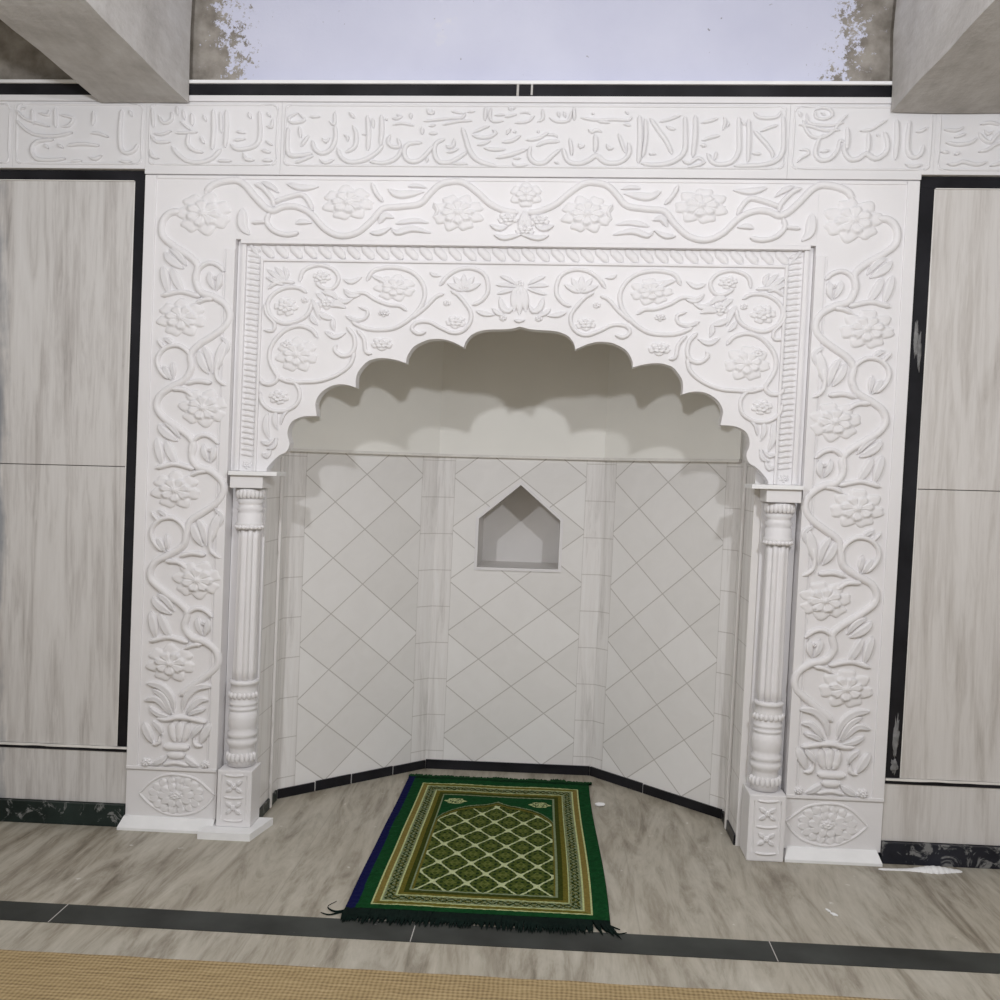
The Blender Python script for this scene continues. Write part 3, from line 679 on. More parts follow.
left2 = [(q(p), w) for p, w in [
 ([(85, 120), (95, 250)], 2.6), ([(125, 165), (160, 225), (215, 200), (215, 145)], 2.6), ([(250, 108), (258, 175)], 2.4), ([(75, 300), (115, 348), (205, 348)], 2.8), ([(90, 290), (150, 300), (215, 275)], 2.4), ([(70, 395), (85, 445), (130, 458)], 2.8), ([(350, 155), (352, 240)], 3.4), ([(425, 165), (445, 212)], 2.6), ([(290, 130), (300, 200)], 2.2), ([(270, 210), (340, 270)], 2),
 ([(215, 375), (255, 430), (325, 478), (410, 485), (490, 455), (545, 395)], 3.8), ([(328, 290), (322, 365), (365, 405), (425, 418)], 3.4), ([(405, 310), (432, 360)], 2.8), ([(240, 290), (385, 284)], 2.6), ([(492, 130), (495, 270), (485, 400)], 4), ([(578, 135), (580, 260), (570, 385)], 4), ([(540, 145), (545, 290)], 2.6),
 ([(605, 360), (650, 398), (755, 382), (802, 320), (800, 140)], 3.6), ([(728, 150), (742, 195)], 2.8), ([(690, 418), (712, 465), (765, 470)], 3), ([(520, 475), (612, 475)], 2.8), ([(640, 278), (705, 290)], 2.4), ([(625, 340), (705, 328)], 2.4), ([(810, 400), (872, 420)], 3), ([(815, 470), (885, 472)], 3), ([(845, 240), (880, 252), (888, 195)], 2.6), ([(850, 150), (872, 182)], 2.4), ([(840, 340), (885, 370)], 2.6)]]
q = X(900, 100, 10)
right2 = [(q(p), w) for p, w in [
 ([(540, 380), (660, 340)], 2.6), ([(455, 430), (580, 450), (700, 430), (775, 380)], 3.2), ([(780, 330), (830, 400), (900, 430), (960, 360), (1050, 300)], 3), ([(405, 522), (490, 530)], 2.6), ([(540, 550), (600, 530)], 2.6), ([(465, 640), (540, 650), (620, 620), (700, 640), (780, 650), (870, 618)], 3.2), ([(780, 522), (870, 500), (960, 445), (1050, 430)], 3), ([(895, 665), (1000, 635), (1060, 640)], 3), ([(440, 300), (560, 310), (640, 270)], 2.6), ([(800, 250), (900, 230), (1000, 260)], 2.6), ([(840, 300), (870, 350), (930, 310)], 2.4)]]
def calli(u0, u1, strokes, label, low=None):
    zc0 = zcap+.0003 if low else zside
    t = thing('calligraphy_panel', ((u0+u1)/2, .02, zc0), label, 'calligraphy panel')
    bm = bmesh.new(); ue = min(u1-.0002, mir(uo)+.0002) if low else 0
    if low and ue < u1-.0003: prism_y(bm, [(u0+.0002, zc0), (ue, zc0), (ue, zside), (u1-.0002, zside), (u1-.0002, zc1), (u0+.0002, zc1)], YC, .074)
    else: box(bm, u0+.0002, u1-.0002, YC, .074, zc0, zc1, .0008)
    obj('slab', bm, M_frieze, t)
    # rounded raised frame around the field
    bm = bmesh.new(); k = .012; r = .016; z0, z1 = zside+.014, zc1-.008
    a = [(u0+k+r, z1), (u1-k-r, z1), (u1-k-.004, z1-.004), (u1-k, z1-r), (u1-k, z0+r), (u1-k-.004, z0+.004), (u1-k-r, z0), (u0+k+r, z0), (u0+k+.004, z0+.004), (u0+k, z0+r), (u0+k, z1-r), (u0+k+.004, z1-.004), (u0+k+r, z1)]
    for i in range(0, len(a)-1):
        if i in (0, 3, 6, 9): stroke(bm, [a[i], a[i+1]], .008, .0035, YC, 'vine', .03)
    for i in (1, 4, 7, 10): stroke(bm, a[i:i+3], .008, .0035, YC, 'vine', .004)
    obj_raw('frame_moulding', bm, M_frieze, t, smooth=True)
    if strokes:
        c = Carve(YC, .0095)
        for p, w in strokes: c.v([(x_, 140+(y_-140)*1.0) for x_, y_ in p], w*1.18, None, 'text')
        obj_raw('raised_lettering', c.bm, M_frieze, t, smooth=True)
    return t
def cu(px): return W(px, 140, YC)[0]
calli(U0, cu(13), [], 'white calligraphy course panel at the far left, mostly cut off by the picture edge')
calli(cu(13), uo, left1, 'white calligraphy panel over the black frame left of the arch, under the left beam')
calli(uo, cu(281), left2, 'short white calligraphy panel just right of the left beam, above the left pilaster', True)
calli(cu(281), cu(789), main, 'longest white calligraphy panel with raised Arabic script, centred above the arch', True)
calli(cu(789), cu(935), right, 'white calligraphy panel above the right pilaster, beside the right beam', True)
calli(cu(935), U1, right2, 'white calligraphy panel under the right beam at the right edge')
# white capping, black string course, white ledge
zA, zB2 = W(500, 96.8, YC)[1], W(500, 85.2, YC)[1]
bm = bmesh.new(); box(bm, U0, U1, YC-.006, .074, zc1+.0005, zA, .001); obj('trim_6', bm, M_frieze, kind='structure')
bm = bmesh.new(); box(bm, U0, U1, YC-.004, .074, zA, zB2); obj('trim_7', bm, M_black, kind='structure')
bm = bmesh.new(); box(bm, U0, U1, YC-.010, .074, zB2+.0005, zu-.001, .002); obj('trim_8', bm, M_white2, kind='structure')
# small square hole box on the string course
u, z = W(525, 91, YC)
t = thing('junction_box', (u, YC-.004, z-.015), 'tiny black square box with a chalky rim on the black course above the arch', 'box')
bm = bmesh.new(); box(bm, u-.017, u+.017, YC-.009, YC-.004, z-.015, z+.015, .001); obj('box_body', bm, M_black, t)
bm = bmesh.new()
for a in ((u-.024, u-.017, z-.017, z+.021), (u+.017, u+.023, z-.014, z+.021), (u-.024, u+.023, z+.016, z+.021)): box(bm, a[0], a[1], YC-.008, YC-.004, a[2], a[3], .001)
obj('rim', bm, M_conc, t, label='chalky plaster rim')

# ================================================================== ARCH PANEL
YA, YAb = .022, .070
ua0, ua1 = ULi+.001, mir(ULi)-.001
zab = W(250, 471, YA)[1]
half = [(266.5, 468.5), (271, 463), (279, 455.5), (285, 452.5), (288, 449), (289.5, 443), (287.6, 436), (288, 429), (292, 421.5), (301, 417), (309, 416), (316.7, 416), (316, 410), (315.6, 402), (320.6, 393), (330, 386.5), (339, 384.3), (348, 385), (355.8, 387.5),
        (355.8, 380), (358, 372), (366, 362.5), (374, 359), (383, 358), (395, 359.6), (406, 363), (407.3, 356), (414, 346.5), (426, 340.4), (434, 339), (443, 339.2), (453, 342), (463.8, 347.3), (466, 341), (472, 334.5), (481, 330.8), (490, 329.6), (503, 329.3), (512, 328.6), (518.5, 326.5)]
hp = [W(x, y, YA) for x, y in half]
# round each lobe a little more finely
def refine(pts):
    out = []; n = len(pts)
    def ang(i):
        a, b, c_ = pts[i-1], pts[i], pts[i+1]; v1 = Vector((b[0]-a[0], b[1]-a[1])); v2 = Vector((c_[0]-b[0], c_[1]-b[1])); return v1.angle(v2)
    cusp = [0]+[i for i in range(1, n-1) if ang(i) > 1.0]+[n-1]
    for a, b in zip(cusp, cusp[1:]): out += spline(pts[a:b+1], .006)[:-1] if b-a >= 2 else [pts[a]]
    return out+[pts[-1]]
hp[-1] = (UCA-.0005, hp[-1][1])
hr = refine(hp)
t = thing('arch_panel', (UC, .045, zab), 'white multifoil arch panel with carved scrolls and a scalloped opening, resting on two columns', 'arch')
bm = bmesh.new()
L = [(ua0, zab), hr[0][0:2] if False else (hr[0][0], zab)] + hr
R = [(mira(p[0]), p[1]) for p in hr[::-1]][1:] + [(mira(hr[0][0]), zab), (ua1, zab)]
prism_y(bm, L + R + [(ua1, ztop_in-.001), (ua0, ztop_in-.001)], YA, YAb)
obj('slab', bm, M_white, t)
# frame mouldings
ub0 = W(262, 300, YA)[0]; ub1 = mir(ub0); zb_ = W(500, 264, YA)[1]; zb_t = W(500, 250, YA)[1]
bm = bmesh.new()
for s in (0, 1):
    g = (lambda u: u) if s == 0 else mir
    box(bm, *sorted((g(ua0+.014), g(ua0+.028))), YA-.012, YA+.002, zab, ztop_in-.004, .004)
    box(bm, *sorted((g(ub0-.006), g(ub0+.002))), YA-.009, YA+.002, zab, zb_+.004, .003)
box(bm, ua0+.014, ua1-.014, YA-.0235, YA+.002, zb_t+.006, ztop_in-.0003, .0012)
box(bm, ub0-.006, ub1+.006, YA-.009, YA+.002, zb_-.002, zb_+.006, .003)
obj('frame_moulding', bm, M_white, t)
bm = bmesh.new()
# gadrooned band
uL = ua0+.031; uR = ub0-.009; zT = zb_t+.003; zBt = zb_+.010
n = 36; x0, x1 = uR, mir(uR)
for i in range(n):
    x = x0+(x1-x0)*(i+.5)/n; w_ = (x1-x0)/n
    stroke(bm, [(x-w_*.42, zT), (x, (zT+zBt)/2+.002), (x+w_*.42, zBt)], w_*.62, .0075, YA, 'vine', .006)
nv = 37; z0, z1 = zab+.04, zT-.005
for s in (0, 1):
    g = (lambda u: u) if s == 0 else mir
    for i in range(nv):
        z = z0+(z1-z0)*(i+.5)/nv; h_ = (z1-z0)/nv
        stroke(bm, [(g(uL), z+h_*.12), (g((uL+uR)/2), z+h_*.2), (g(uR), z-h_*.2)], h_*.80, .0065, YA, 'vine', .008)
    stroke(bm, [(g(uL+.0), zT+.012), (g(uR), zBt-.004)], .012, .010, YA, 'leaf', .008)
    flower(bm, (g((uL+uR)/2), zab+.02), (uR-uL)*.42, .014, .008, YA, 5)
obj_raw('gadroon_band', bm, M_white, t, smooth=True)
c = Carve(YA, .0095); c.k = 1.25; c.mf = mira
for mm in (False, True):
    c.m = mm
    c.v([(300, 282), (303, 272), (311, 267), (322, 265.5), (334, 270), (339, 279), (334, 288), (325, 289), (316, 283)], 3.6); c.f((322, 277), 10, 7, 6)
    for a_ in ([(285, 283), (276, 276), (267, 269)], [(286, 281), (281, 273), (275, 267)], [(287, 280), (287, 272), (284, 267)], [(284, 285), (275, 281), (266, 277)]): c.l(a_, 5)
    c.v([(268, 289), (275, 284), (284, 282), (295, 283)], 3.6)
    c.v([(307, 293), (299, 288), (286, 288), (274, 294), (268, 304), (271, 316), (281, 323), (292, 323), (304, 318), (310, 311), (312, 302)], 3.8)
    c.v([(265, 304), (267, 314), (275, 324), (273, 331), (264, 330)], 3.2); c.f((286, 307), 13, 10, 6, .1); c.dot((305, 300), 4)
    for a_, w in (([(312, 299), (317, 308), (320, 320)], 6), ([(336, 297), (344, 302), (354, 298)], 5), ([(343, 279), (352, 282), (362, 277)], 5), ([(317, 312), (326, 317), (335, 319)], 6), ([(334, 318), (333, 325), (335, 331)], 5),
                  ([(311, 314), (313, 320), (318, 325)], 5), ([(325, 331), (335, 337), (346, 333)], 5), ([(346, 316), (354, 320), (364, 321)], 4), ([(344, 291), (352, 296), (361, 295)], 5), ([(316, 293), (324, 299), (328, 308)], 6), ([(330, 306), (338, 304), (346, 308)], 7), ([(322, 292), (332, 294), (338, 300)], 6)): c.l(a_, w)
    c.f((327, 303), 9, 7, 5)
    c.v([(347, 327), (354, 336), (355, 347), (351, 354), (342, 356), (335, 350), (337, 345)], 4)
    c.v([(318, 338), (312, 330), (300, 326), (288, 329), (278, 337), (271, 348), (270, 360), (274, 370), (278, 378), (272, 384), (263, 383), (260, 377)], 4)
    c.f((297, 355), 23, 18, 7, .2); c.f((288, 345), 8, 6, 4)
    c.v([(278, 378), (290, 382), (304, 382), (320, 381), (337, 375), (350, 365), (355, 352)], 3.8)
    c.v([(284, 379), (294, 382), (300, 392), (297, 404), (285, 411), (271, 410), (262, 402), (260.5, 392)], 3.6); c.f((279, 397), 11, 8, 6)
    for a_, w in (([(268, 413), (266, 427), (270, 440)], 6), ([(277, 411), (275, 420), (278, 430)], 5), ([(261, 441), (268, 444), (275, 438)], 4), ([(262, 453), (267, 456), (272, 449)], 5), ([(267, 449), (274, 447), (278, 438)], 4), ([(281, 425), (284, 415), (290, 410)], 3)): c.l(a_, w)
    # top scrolls
    c.v([(352, 322), (364, 328), (378, 330), (395, 328), (411, 318), (422, 305), (425, 291), (419, 278), (407, 270), (390, 267.5), (374, 271), (367, 281)], 4)
    c.f((395, 288), 22, 14, 7, .4); c.l([(372, 276), (384, 281), (390, 290)], 5)
    c.v([(344, 289), (351, 294), (364, 293), (376, 300), (389, 305), (400, 306), (407, 311)], 3.6); c.f((384, 313), 6, 4, 5); c.v([(359, 307), (368, 311), (366, 318), (358, 320), (346, 316)], 3.2)
    c.v([(357, 330), (364, 339), (366, 352), (372, 354)], 3.6); c.f((382, 344), 12, 7, 5); c.l([(430, 272), (434, 275), (441, 276)], 4)
    c.v([(411, 319), (424, 309), (436, 297), (444, 294)], 3.6)
    c.v([(426, 332), (418, 334), (412, 329), (416, 323), (429, 322), (441, 328), (453, 333), (463, 331), (470, 323), (471, 313), (465, 303), (458, 295), (451, 291)], 3.6)
    c.f((456, 322), 11, 7, 5, .4); c.dot((447, 303), 4)
    c.v([(440, 286), (447, 277), (458, 270), (472, 268.5), (484, 274), (488, 284), (487, 294), (480, 302), (472, 305)], 3.8)
    for k in range(5):
        a = PI*(.12+.19*k); c.l([(464, 291), (464+18*math.cos(a), 289-15*math.sin(a))], 6)
    c.l([(476, 311), (485, 314), (495, 315)], 5); c.l([(492, 308), (498, 313), (506, 316)], 5); c.dot((503, 318), 4)
    for a_, w in (([(500, 276), (508, 279), (517, 285)], 4.5), ([(496, 285), (506, 285), (516, 287)], 4.5), ([(497, 294), (507, 291), (517, 289)], 4.5)): c.l(a_, w)
    c.l([(500, 297), (503, 308), (509, 311), (514, 304)], 6)
c.m = False
for a_, w in (([(519, 286), (515, 296), (514, 312)], 8), ([(519.5, 286), (519.5, 298), (519.5, 315)], 8), ([(520, 286), (524, 296), (526, 312)], 8)): c.l(a_, w)
c.dot((519, 284), 5); c.l([(514, 320), (519, 321), (525, 320)], 4)
obj_raw('scroll_carving', c.bm, M_white, t, smooth=True)

# ================================================================== COLUMNS
YCOL = .036
def zc(py): return W(246, py, YCOL-.03)[1]
ucol = W(250, 530, YCOL)[0]*.5+W(243.5, 690, YCOL)[0]*.5
for s in (-1, 1):
    wd = 'left' if s < 0 else 'right'; cx = ucol if s < 0 else mir(ucol)+.004
    yc = YCOL if s < 0 else YCOL-.012
    t = thing('column', (cx, yc, 0), 'slim white fluted column under the %s end of the arch%s' % (wd, ', on a white plinth' if s < 0 else ', without a plinth'), 'column')
    R0 = .0345
    zs0 = zc(683); zs1 = zc(526)
    bm = bmesh.new()
    prof = [(zs0+(zs1-zs0)*i/12, R0*(1.04-.08*i/12)) for i in range(13)]
    lathe(bm, cx, yc, prof, 96, (8, .22, zs0-.01, zs1+.01)); obj('shaft', bm, M_white, t, smooth=True)
    # capital
    bm = bmesh.new()
    za = [zc(p) for p in (526, 523, 514, 512, 509, 506, 504, 501, 498, 489)]
    lathe(bm, cx, yc, [(za[0]-.006, R0*.95), (za[0], R0*1.18), (za[1], R0*1.22), (za[1]+.004, R0*1.08), (za[2], R0*1.12), (za[3], R0*.95), (za[4], R0*1.22), (za[5], R0*.98), (za[6], R0*.98), (za[7], R0*1.22), (za[8], R0*.92), (za[8]+.01, R0*1.0), (za[9], R0*1.3)], 40)
    obj('capital', bm, M_white, t, smooth=True)
    bm = bmesh.new()
    for k in range(10):
        a = PI+PI*(k+.5)/10; cc, ss = math.cos(a), math.sin(a)
        r = bmesh.ops.create_uvsphere(bm, u_segments=8, v_segments=6, radius=1)
        for v in r['verts']: v.co = Vector((cx+R0*1.12*cc+v.co.x*.008, yc+R0*1.12*ss+v.co.y*.008, (za[8]+za[9])/2+v.co.z*.016))
        r = bmesh.ops.create_uvsphere(bm, u_segments=8, v_segments=6, radius=1)
        for v in r['verts']: v.co = Vector((cx+R0*1.1*cc+v.co.x*.009, yc+R0*1.1*ss+v.co.y*.009, za[0]-.004+v.co.z*.007))
    obj('leaf_collar', bm, M_white, t, smooth=True)
    bm = bmesh.new(); zt0, zt1 = zc(488), zab-.013
    box(bm, cx-.050, cx+.050, yc-.050, .07, zt0, zt1, .003); obj('abacus', bm, M_white, t)
    bm = bmesh.new(); ax0, ax1 = (cx-.052, cx+.095) if s < 0 else (cx-.095, cx+.052)
    box(bm, ax0, ax1, yc-.062, .075, zt1, zab-.0005, .0015); obj('cap_slab', bm, M_white2, t)
    # banded base
    bm = bmesh.new(); zz = lambda p: zc(p)
    B = [(767, 1.18), (757, 1.16), (750, 1.05), (748, 1.12), (745, 1.30), (741, 1.34), (739, 1.12), (737.5, 1.28), (734, 1.30), (732, 1.1), (728, 1.22), (720, 1.28), (713, 1.18), (712, 1.08), (710.5, 1.24), (708.5, 1.24), (707.5, 1.06), (705.5, 1.24), (703.5, 1.24), (702.5, 1.1), (697, 1.2), (691, 1.18), (686, 1.10), (685, 1.24), (682, 1.26), (681, .98)]
    lathe(bm, cx, yc, [(zz(p), R0*r) for p, r in B], 48); obj('base', bm, M_white, t, smooth=True)
    bm = bmesh.new()
    for k in range(9):
        a = PI+PI*(k+.5)/9; cc, ss = math.cos(a), math.sin(a)
        for zq, rr, hh in ((zz(758), 1.2, .014), (zz(696), 1.18, .010)):
            r = bmesh.ops.create_uvsphere(bm, u_segments=8, v_segments=6, radius=1)
            for v in r['verts']: v.co = Vector((cx+R0*rr*cc+v.co.x*.008, yc+R0*rr*ss+v.co.y*.006, zq+v.co.z*hh))
    obj('leaf_collar', bm, M_white, t, smooth=True)
    # pedestal with a carved quatrefoil front
    pw = .053; yf = yc-.058
    zp1 = zz(768); zp0 = .022 if s < 0 else 0.0
    bm = bmesh.new(); box(bm, cx-pw, cx+pw, yf, .07, zp0, zp1, .004); obj('pedestal', bm, M_white, t)
    c = bmesh.new(); H = zp1-zp0
    for kz in (.34, .72):
        zc_ = zp0+H*kz
        for k in range(4):
            a = PI/4+PI/2*k
            stroke(c, [(cx+.006*math.cos(a), zc_+.006*math.sin(a)), (cx+.034*math.cos(a), zc_+.024*math.sin(a))], .014, .007, yf, 'leaf', .006)
        flower(c, (cx, zc_), .011, .009, .007, yf, 4)
    for zq in (.13, .53, .92): stroke(c, [(cx-.030, zp0+H*zq), (cx, zp0+H*zq-.003), (cx+.030, zp0+H*zq)], .007, .005, yf, 'vine', .006)
    for sx_ in (-1, 1): stroke(c, [(cx+sx_*.038, zp0+H*.13), (cx+sx_*.038, zp0+H*.92)], .005, .003, yf, 'vine', .02)
    obj_raw('quatrefoil_carving', c, M_white, t, smooth=True)
    if s < 0:
        bm = bmesh.new(); q = [FL(197, 838, .004), FL(249, 841, .004), FL(275, 821, .004)]
        prism_z(bm, [(ULi-.06, -.078), (q[1][0], -.078), (q[2][0]+.01, .075), (ULi-.06, .075)] if False else [(q[0][0], -.070), (q[1][0], -.070), (q[2][0], .07), (q[0][0]+.02, .07)], 0, .022)
        obj('plinth', bm, M_white2, t, label='flat white plinth slab')
# narrow jamb strips between pilaster and column
for i, s in enumerate((-1, 1)):
    g = (lambda u: u) if s < 0 else mir
    t0 = g(ULi); bm = bmesh.new(); box(bm, *sorted((g(ULi+.001), g(ULi+.030))), .050, .0745, 0, zab-.001, .002)
    box(bm, *sorted((g(ULi+.032), g(AW0+.0))), .062, .0745, 0, zab-.001, .001)
    obj('trim_%d' % (9+i), bm, M_white, kind='structure')
# cement left along the foot of the right pilaster
bm = bmesh.new()
for i in range(14):
    x, y = FL(884+i*5.5, 869+i*.15)
    r = bmesh.ops.create_icosphere(bm, subdivisions=2, radius=1)
    k = math.exp(-((i-9)/3.2)**2)
    for v in r['verts']: v.co = Vector((x+v.co.x*.018, y-.004+v.co.y*(.007+.016*k), max(0, v.co.z)*(.003+.010*k)+.0003))
obj('cement_patch', bm, M_white2, base=(FL(935, 870)[0], FL(935, 870)[1], 0), label='rough smear of white cement at the foot of the right black skirting', cat='cement')

# ================================================================== BEAMS
ZBM = 2.186
def beam(x0, x1, lab, ZBM):
    bm = bmesh.new(); ny = 60
    # slightly uneven plaster box
    sec = [(x0, ZBM), (x1, ZBM), (x1, 2.83), (x0, 2.83)]
    rings = []
    for i in range(ny+1):
        y = -3.6+(3.578)*i/ny
        ring = []
        for k in range(24):
            s = k//6; f = (k % 6)/6
            a = sec[s]; b = sec[(s+1) % 4]
            p = Vector((a[0]+(b[0]-a[0])*f, y, a[1]+(b[1]-a[1])*f))
            nn = noise.noise(p*4)*.006+noise.noise(p*14)*.002
            p.x += nn; p.z += noise.noise(p*5+Vector((9, 0, 0)))*.004
            ring.append(bm.verts.new(p))
        rings.append(ring)
    for i in range(ny):
        for k in range(24): bm.faces.new((rings[i][k], rings[i][(k+1) % 24], rings[i+1][(k+1) % 24], rings[i+1][k]))
    bm.faces.new(rings[0]); bm.faces.new(rings[-1][::-1])
    obj('concrete_beam', bm, M_conc, base=((x0+x1)/2, -1.8, ZBM), label=lab, cat='beam')
k = LEAN*ZBM
beam(-1.372-k, -1.113-k, 'rough grey plastered concrete beam running towards the viewer at the top left', 2.178)
beam(.916-k, 1.34-k, 'rough grey plastered concrete beam running towards the viewer at the top right', 2.158)

# ================================================================== RUG
def rug():
    x0, x1, y0, y1 = -.502, .157, -.480, .575
    NX, NY = 300, 440
    bm = bmesh.new(); cl = bm.loops.layers.float_color.new('pile')
    def srgb(r, g, b): return tuple(((c/255)/12.92 if c/255 <= .04045 else ((c/255+.055)/1.055)**2.4) for c in (r, g, b))
    G = srgb(20, 68, 34); G2 = srgb(14, 50, 26); PALE = srgb(178, 186, 134); OL = srgb(100, 94, 38); OLD = srgb(54, 62, 20); FIELD = srgb(70, 82, 34); FD = srgb(32, 50, 22)
    GOLD = srgb(122, 108, 56); PAT = srgb(122, 134, 104); LAT = srgb(186, 194, 150); NAVY = srgb(20, 22, 66); BLK = srgb(10, 24, 20)
    Wd, Hd = x1-x0, y1-y0
    def hsh(a, b): 
        v = math.sin(a*127.1+b*311.7)*43758.5453; return v-math.floor(v)
    def color(u, v):   # u 0..1 left-right, v 0..1 front-back
        X_ = u*Wd; Y_ = v*Hd
        nn = noise.noise(Vector((X_*60, Y_*60, 0)))*.5
        side = min(X_-.012, Wd-X_); 
        du = min(X_, Wd-X_); dv0, dv1 = Y_, Hd-Y_
        if X_ < .026+.006*noise.noise(Vector((0, Y_*6, 3))): return NAVY
        ml, mr, mb, mt = X_-.061, (Wd-.042)-X_, Y_-.035, (Hd-.070)-Y_
        if min(ml, mr, mb, mt) < 0:
            k = .8+.5*(nn+.2); c = G if min(mb, mt) > -.045 else G2
            if mb < -.022: c = BLK
            return tuple(a*k for a in c)
        d = min(ml, mr, mb*.95, mt*.8)
        horiz = min(mb*.95, mt*.8) < min(ml, mr)
        if d < .005: return PALE
        if d < .020: return GOLD if not horiz else OL
        if d < .024: return PALE
        if d < .056:
            t_ = (X_ if horiz else Y_); w_ = (d-.040)/.016
            s_ = math.sin(t_*2*PI/.042)
            if abs(w_) > .86: return PAT
            if abs(w_-s_*.5) < .20: return FD
            if abs(w_+s_*.5) < .16: return OLD
            return PAT if hsh(int(t_*400), int(d*500)) > .35 else OL
        if d < .060: return PALE
        if d < .072: return OL
        if d < .086: return OLD
        if d < .091: return PAT
        # inner field with arch head
        ix0, ix1 = .061+.088, Wd-.042-.088
        cx = (ix0+ix1)/2; hw = (ix1-ix0)/2
        iy1 = Hd-.070-.114
        e = abs(X_-cx)/hw
        arch = .575+.185*math.sqrt(max(0, 1-(e*.99)**2.2))+.030*max(0, 1-e*4)**1.5
        if Y_ > arch+.034:
            # pale lozenges in the corners
            for sx in (-1, 1):
                ex = abs(X_-(cx+sx*.143))/.040; ey = abs(Y_-(iy1-.058))/.024
                q_ = ex+ey*.9 if ex > .6 else (ex*ex+ey*ey)
                if q_ < 1: return PALE if (q_ > .72 or hsh(int(X_*330), int(Y_*330)) > .45) else FD
            k = .9+.4*nn; return tuple(a*k for a in G)
        if Y_ > arch+.028: return PAT
        if Y_ > arch+.018: return OLD
        if Y_ > arch+.006: return OL
        if Y_ > arch: return OLD
        if ml < .097 or mr < .097: return OL
        # lattice
        pu, pv = .092, .130
        a = (X_-cx)/pu; b = (Y_-.510)/pv
        p_ = a+b; q_ = a-b
        dp = abs(p_-round(p_)); dq = abs(q_-round(q_))
        near = max(dp, dq)
        th = .060+.03*(1-min(1, near*5))
        # wavy lattice edges
        wv = .035*math.sin(p_*2*PI*2); wq = .035*math.sin(q_*2*PI*2)
        if min(dp, dq) < .034+.05*max(0, 1-near*3.5) or (dp < .10 and dq < .10): return LAT
        fl = math.sin(p_*2*PI*3)*math.sin(q_*2*PI*3)
        if dp > .3 and dq > .3 and fl > -.1: return srgb(96, 104, 52)
        return FD if fl > .25 else FIELD
    grid = []
    for j in range(NY+1):
        v = j/NY; row = []
        for i in range(NX+1):
            u = i/NX; x = x0+u*Wd; y = y0+v*Hd
            x += .006*math.sin(v*5+.5)*(1 if u > .5 else -.3)*abs(u-.5)*2 + .010*(u > .5)*(.5-v)*(u-.5)*2
            zz_ = .0075+.0025*noise.noise(Vector((x*5, y*5, 1)))+.0012*noise.noise(Vector((x*90, y*90, 0)))
            if i in (0, NX) or j in (0, NY): zz_ = .001
            row.append(bm.verts.new((x, y, zz_)))
        grid.append(row)
    for j in range(NY):
        for i in range(NX):
            f = bm.faces.new((grid[j][i], grid[j][i+1], grid[j+1][i+1], grid[j+1][i])); f.smooth = True
            c0 = color((i+.5)/NX, (j+.5)/NY)
            for lp in f.loops: lp[cl] = (*c0, 1)
    m, nt, b = newmat('rug_pile'); at = N(nt, 'ShaderNodeVertexColor'); at.layer_name = 'pile'
    sh = nz(nt, coords(nt), 160, 3)
    nt.links.new(mixc(nt, 1.0, at.outputs[0], ramp(nt, sh, [(.3, (.72, .72, .72)), (.7, (1.15, 1.15, 1.15))]), 'MULTIPLY'), b.inputs['Base Color'])
    b.inputs['Roughness'].default_value = .9; b.inputs['Specular IOR Level'].default_value = .04
    bump(nt, b, sh, .5, .004)
    t = thing('prayer_rug', ((x0+x1)/2, (y0+y1)/2, 0), 'green fringed prayer rug with a pale lattice, spread on the floor before the alcove', 'rug')
    obj_raw('pile', bm, m, t)
    mg = plain('green_fringe', srgb(20, 62, 30), .9, .3, 60, .1); mk = plain('dark_fringe', srgb(12, 26, 22), .9, .3, 60, .1)
    for nm, yy, d_, mt_, ln, lab in (('fringe', y1-.006, 1, mg, .046, 'short green fringe at the far end'), ('fringe', y0+.006, -1, mk, .068, 'blackish fringe at the near end')):
        bm = bmesh.new()
        for i in range(230):
            x = x0+.004+(x1-x0-.008)*i/229 + random.uniform(-.002, .002)
            L_ = ln*(.5+.5*noise.noise(Vector((x*14, d_, 0)))+random.uniform(.2, .6)); dx = random.uniform(-.006, .006)+(.03*(max(0, x-x1+.05)/.05) if d_ < 0 else 0)
            w = .0034; zt = .007+random.uniform(0, .003)
            a = [bm.verts.new((x-w, yy, zt-.004)), bm.verts.new((x+w, yy, zt-.004)), bm.verts.new((x+w, yy, zt)), bm.verts.new((x-w, yy, zt))]
            mid_ = [bm.verts.new((x-w+dx*.5, yy+d_*L_*.55, .001)), bm.verts.new((x+w+dx*.5, yy+d_*L_*.55, .001)), bm.verts.new((x+w+dx*.5, yy+d_*L_*.55, zt*.9)), bm.verts.new((x-w+dx*.5, yy+d_*L_*.55, zt*.9))]
            e_ = bm.verts.new((x+dx, yy+d_*L_, .0025))
            for k_ in range(4):
                bm.faces.new((a[k_], a[(k_+1) % 4], mid_[(k_+1) % 4], mid_[k_])); bm.faces.new((mid_[k_], mid_[(k_+1) % 4], e_))
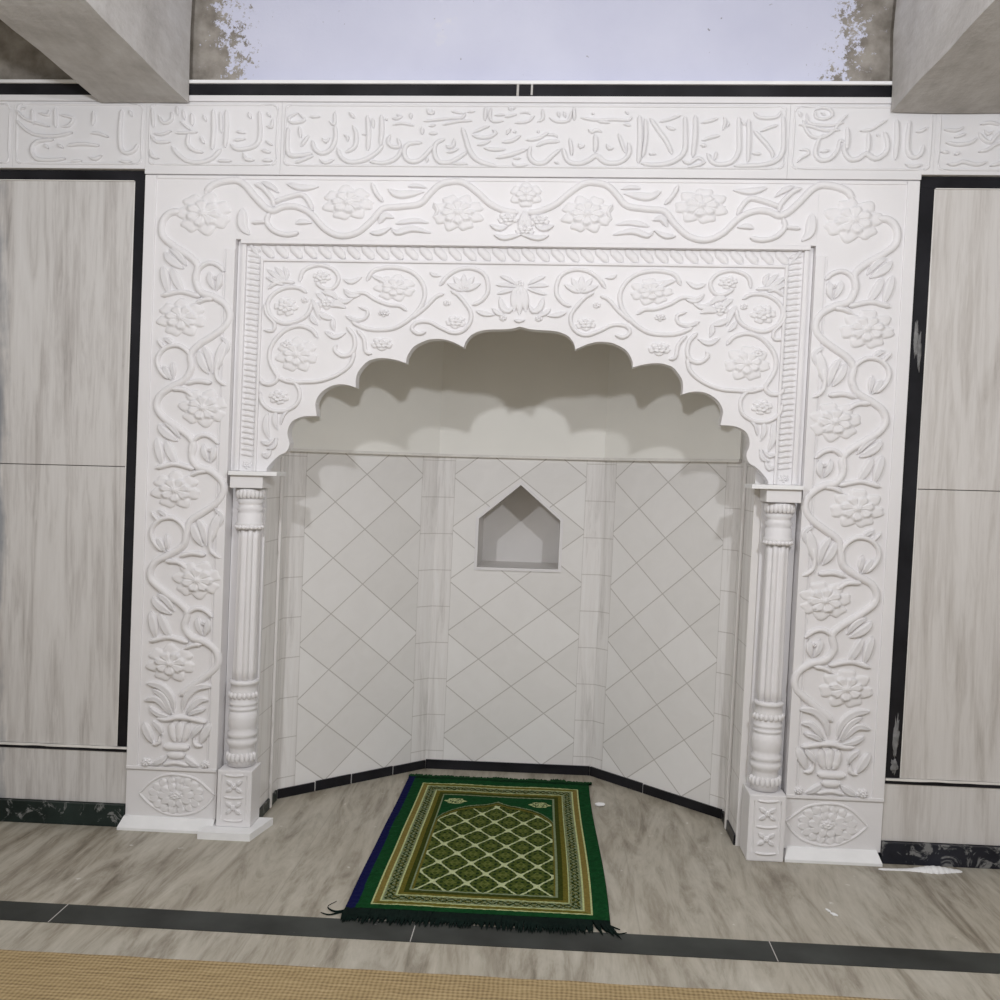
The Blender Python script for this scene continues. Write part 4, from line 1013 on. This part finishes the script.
        if d_ < 0:   # loose threads trailing off the corners
            for pts in ([(x0+.012, yy, .004), (x0-.02, yy-.012, .003), (x0-.045, yy+.012, .003), (x0-.03, yy+.045, .003)], [(x0, yy-.01, .004), (x0-.03, yy-.03, .003), (x0-.055, yy-.02, .003)],
                        [(x1-.01, yy-.02, .004), (x1+.02, yy-.05, .003), (x1+.045, yy-.042, .003)], [(x1, yy-.01, .004), (x1+.03, yy-.028, .003)]):
                prev = None
                q_ = spline([(p[0], p[1]) for p in pts], .006)
                for i, p in enumerate(q_):
                    w = .0035*(1-.7*i/len(q_)); cur = [bm.verts.new((p[0]-w*.3, p[1]-w, .0015)), bm.verts.new((p[0], p[1], .0015+w*1.4)), bm.verts.new((p[0]+w*.3, p[1]+w, .0015))]
                    if prev:
                        for k_ in range(3): bm.faces.new((prev[k_], prev[(k_+1) % 3], cur[(k_+1) % 3], cur[k_]))
                    prev = cur
        obj(nm, bm, mt_, t, label=lab)
rug()

# straw mat along the front
ym = FL(500, 980)[1]
bm = bmesh.new(); nx = 160
vt = []
for i in range(nx+1):
    x = -2.6+5.0*i/nx; e = ym+.004*noise.noise(Vector((x*9, 0, 0)))
    vt.append([bm.verts.new((x, e, .0005)), bm.verts.new((x, e, .006)), bm.verts.new((x, -2.2, .006)), bm.verts.new((x, -2.2, .0005))])
for i in range(nx):
    for k in range(4): bm.faces.new((vt[i][k], vt[i][(k+1) % 4], vt[i+1][(k+1) % 4], vt[i+1][k]))
bm.faces.new(vt[0]); bm.faces.new(vt[-1][::-1])
obj('straw_mat', bm, M_mat, base=(0, (ym-2.2)/2, 0), label='yellow woven straw mat lying along the front of the floor', cat='mat')

# little scrap by the rug
x, y = FL(600, 806); bm = bmesh.new(); r = bmesh.ops.create_icosphere(bm, subdivisions=2, radius=1)
for v in r['verts']:
    n_ = 1+.3*noise.noise(v.co*2); v.co = Vector((x+v.co.x*.018*n_, y+v.co.y*.012*n_, .006+v.co.z*.006*n_))
obj('plaster_crumb', bm, M_white2, base=(x, y, 0), label='small white lump on the floor touching the right edge of the green rug', cat='debris')
for (px, py, lb) in ((834, 915, 'white plaster flake on the floor in front of the right pilaster'), (828, 911, 'tiny plaster chip left of the white flake in front of the right pilaster')):
    x, y = FL(px, py); bm = bmesh.new(); r = bmesh.ops.create_icosphere(bm, subdivisions=1, radius=1)
    for v in r['verts']: v.co = Vector((x+v.co.x*(.010 if px == 834 else .006), y+v.co.y*.010+v.co.x*-.006, .002+v.co.z*.002))
    obj('plaster_flake', bm, M_white2, base=(x, y, 0), label=lb, cat='debris', group='plaster flakes on the floor')

# ================================================================== LIGHT
def lamp(name, loc, e, r, col):
    l = bpy.data.lights.new(name, 'POINT'); l.energy = e; l.shadow_soft_size = r; l.color = col
    o = bpy.data.objects.new(name, l); COL.objects.link(o); o.location = loc
lamp('bulb', (.73, -1.95, 1.955), 59, .035, (.935, .95, 1.0))
lamp('bulb', (-.86, -1.95, 1.975), 54, .035, (.935, .95, 1.0))
w = bpy.data.worlds.new('world'); SC.world = w; w.use_nodes = True
w.node_tree.nodes['Background'].inputs[0].default_value = (1.0, .955, .895, 1); w.node_tree.nodes['Background'].inputs[1].default_value = .43
SC.view_settings.view_transform = 'Standard'; SC.view_settings.look = 'None'; SC.view_settings.gamma = 1; SC.view_settings.exposure = 0
SC.view_settings.use_curve_mapping = False
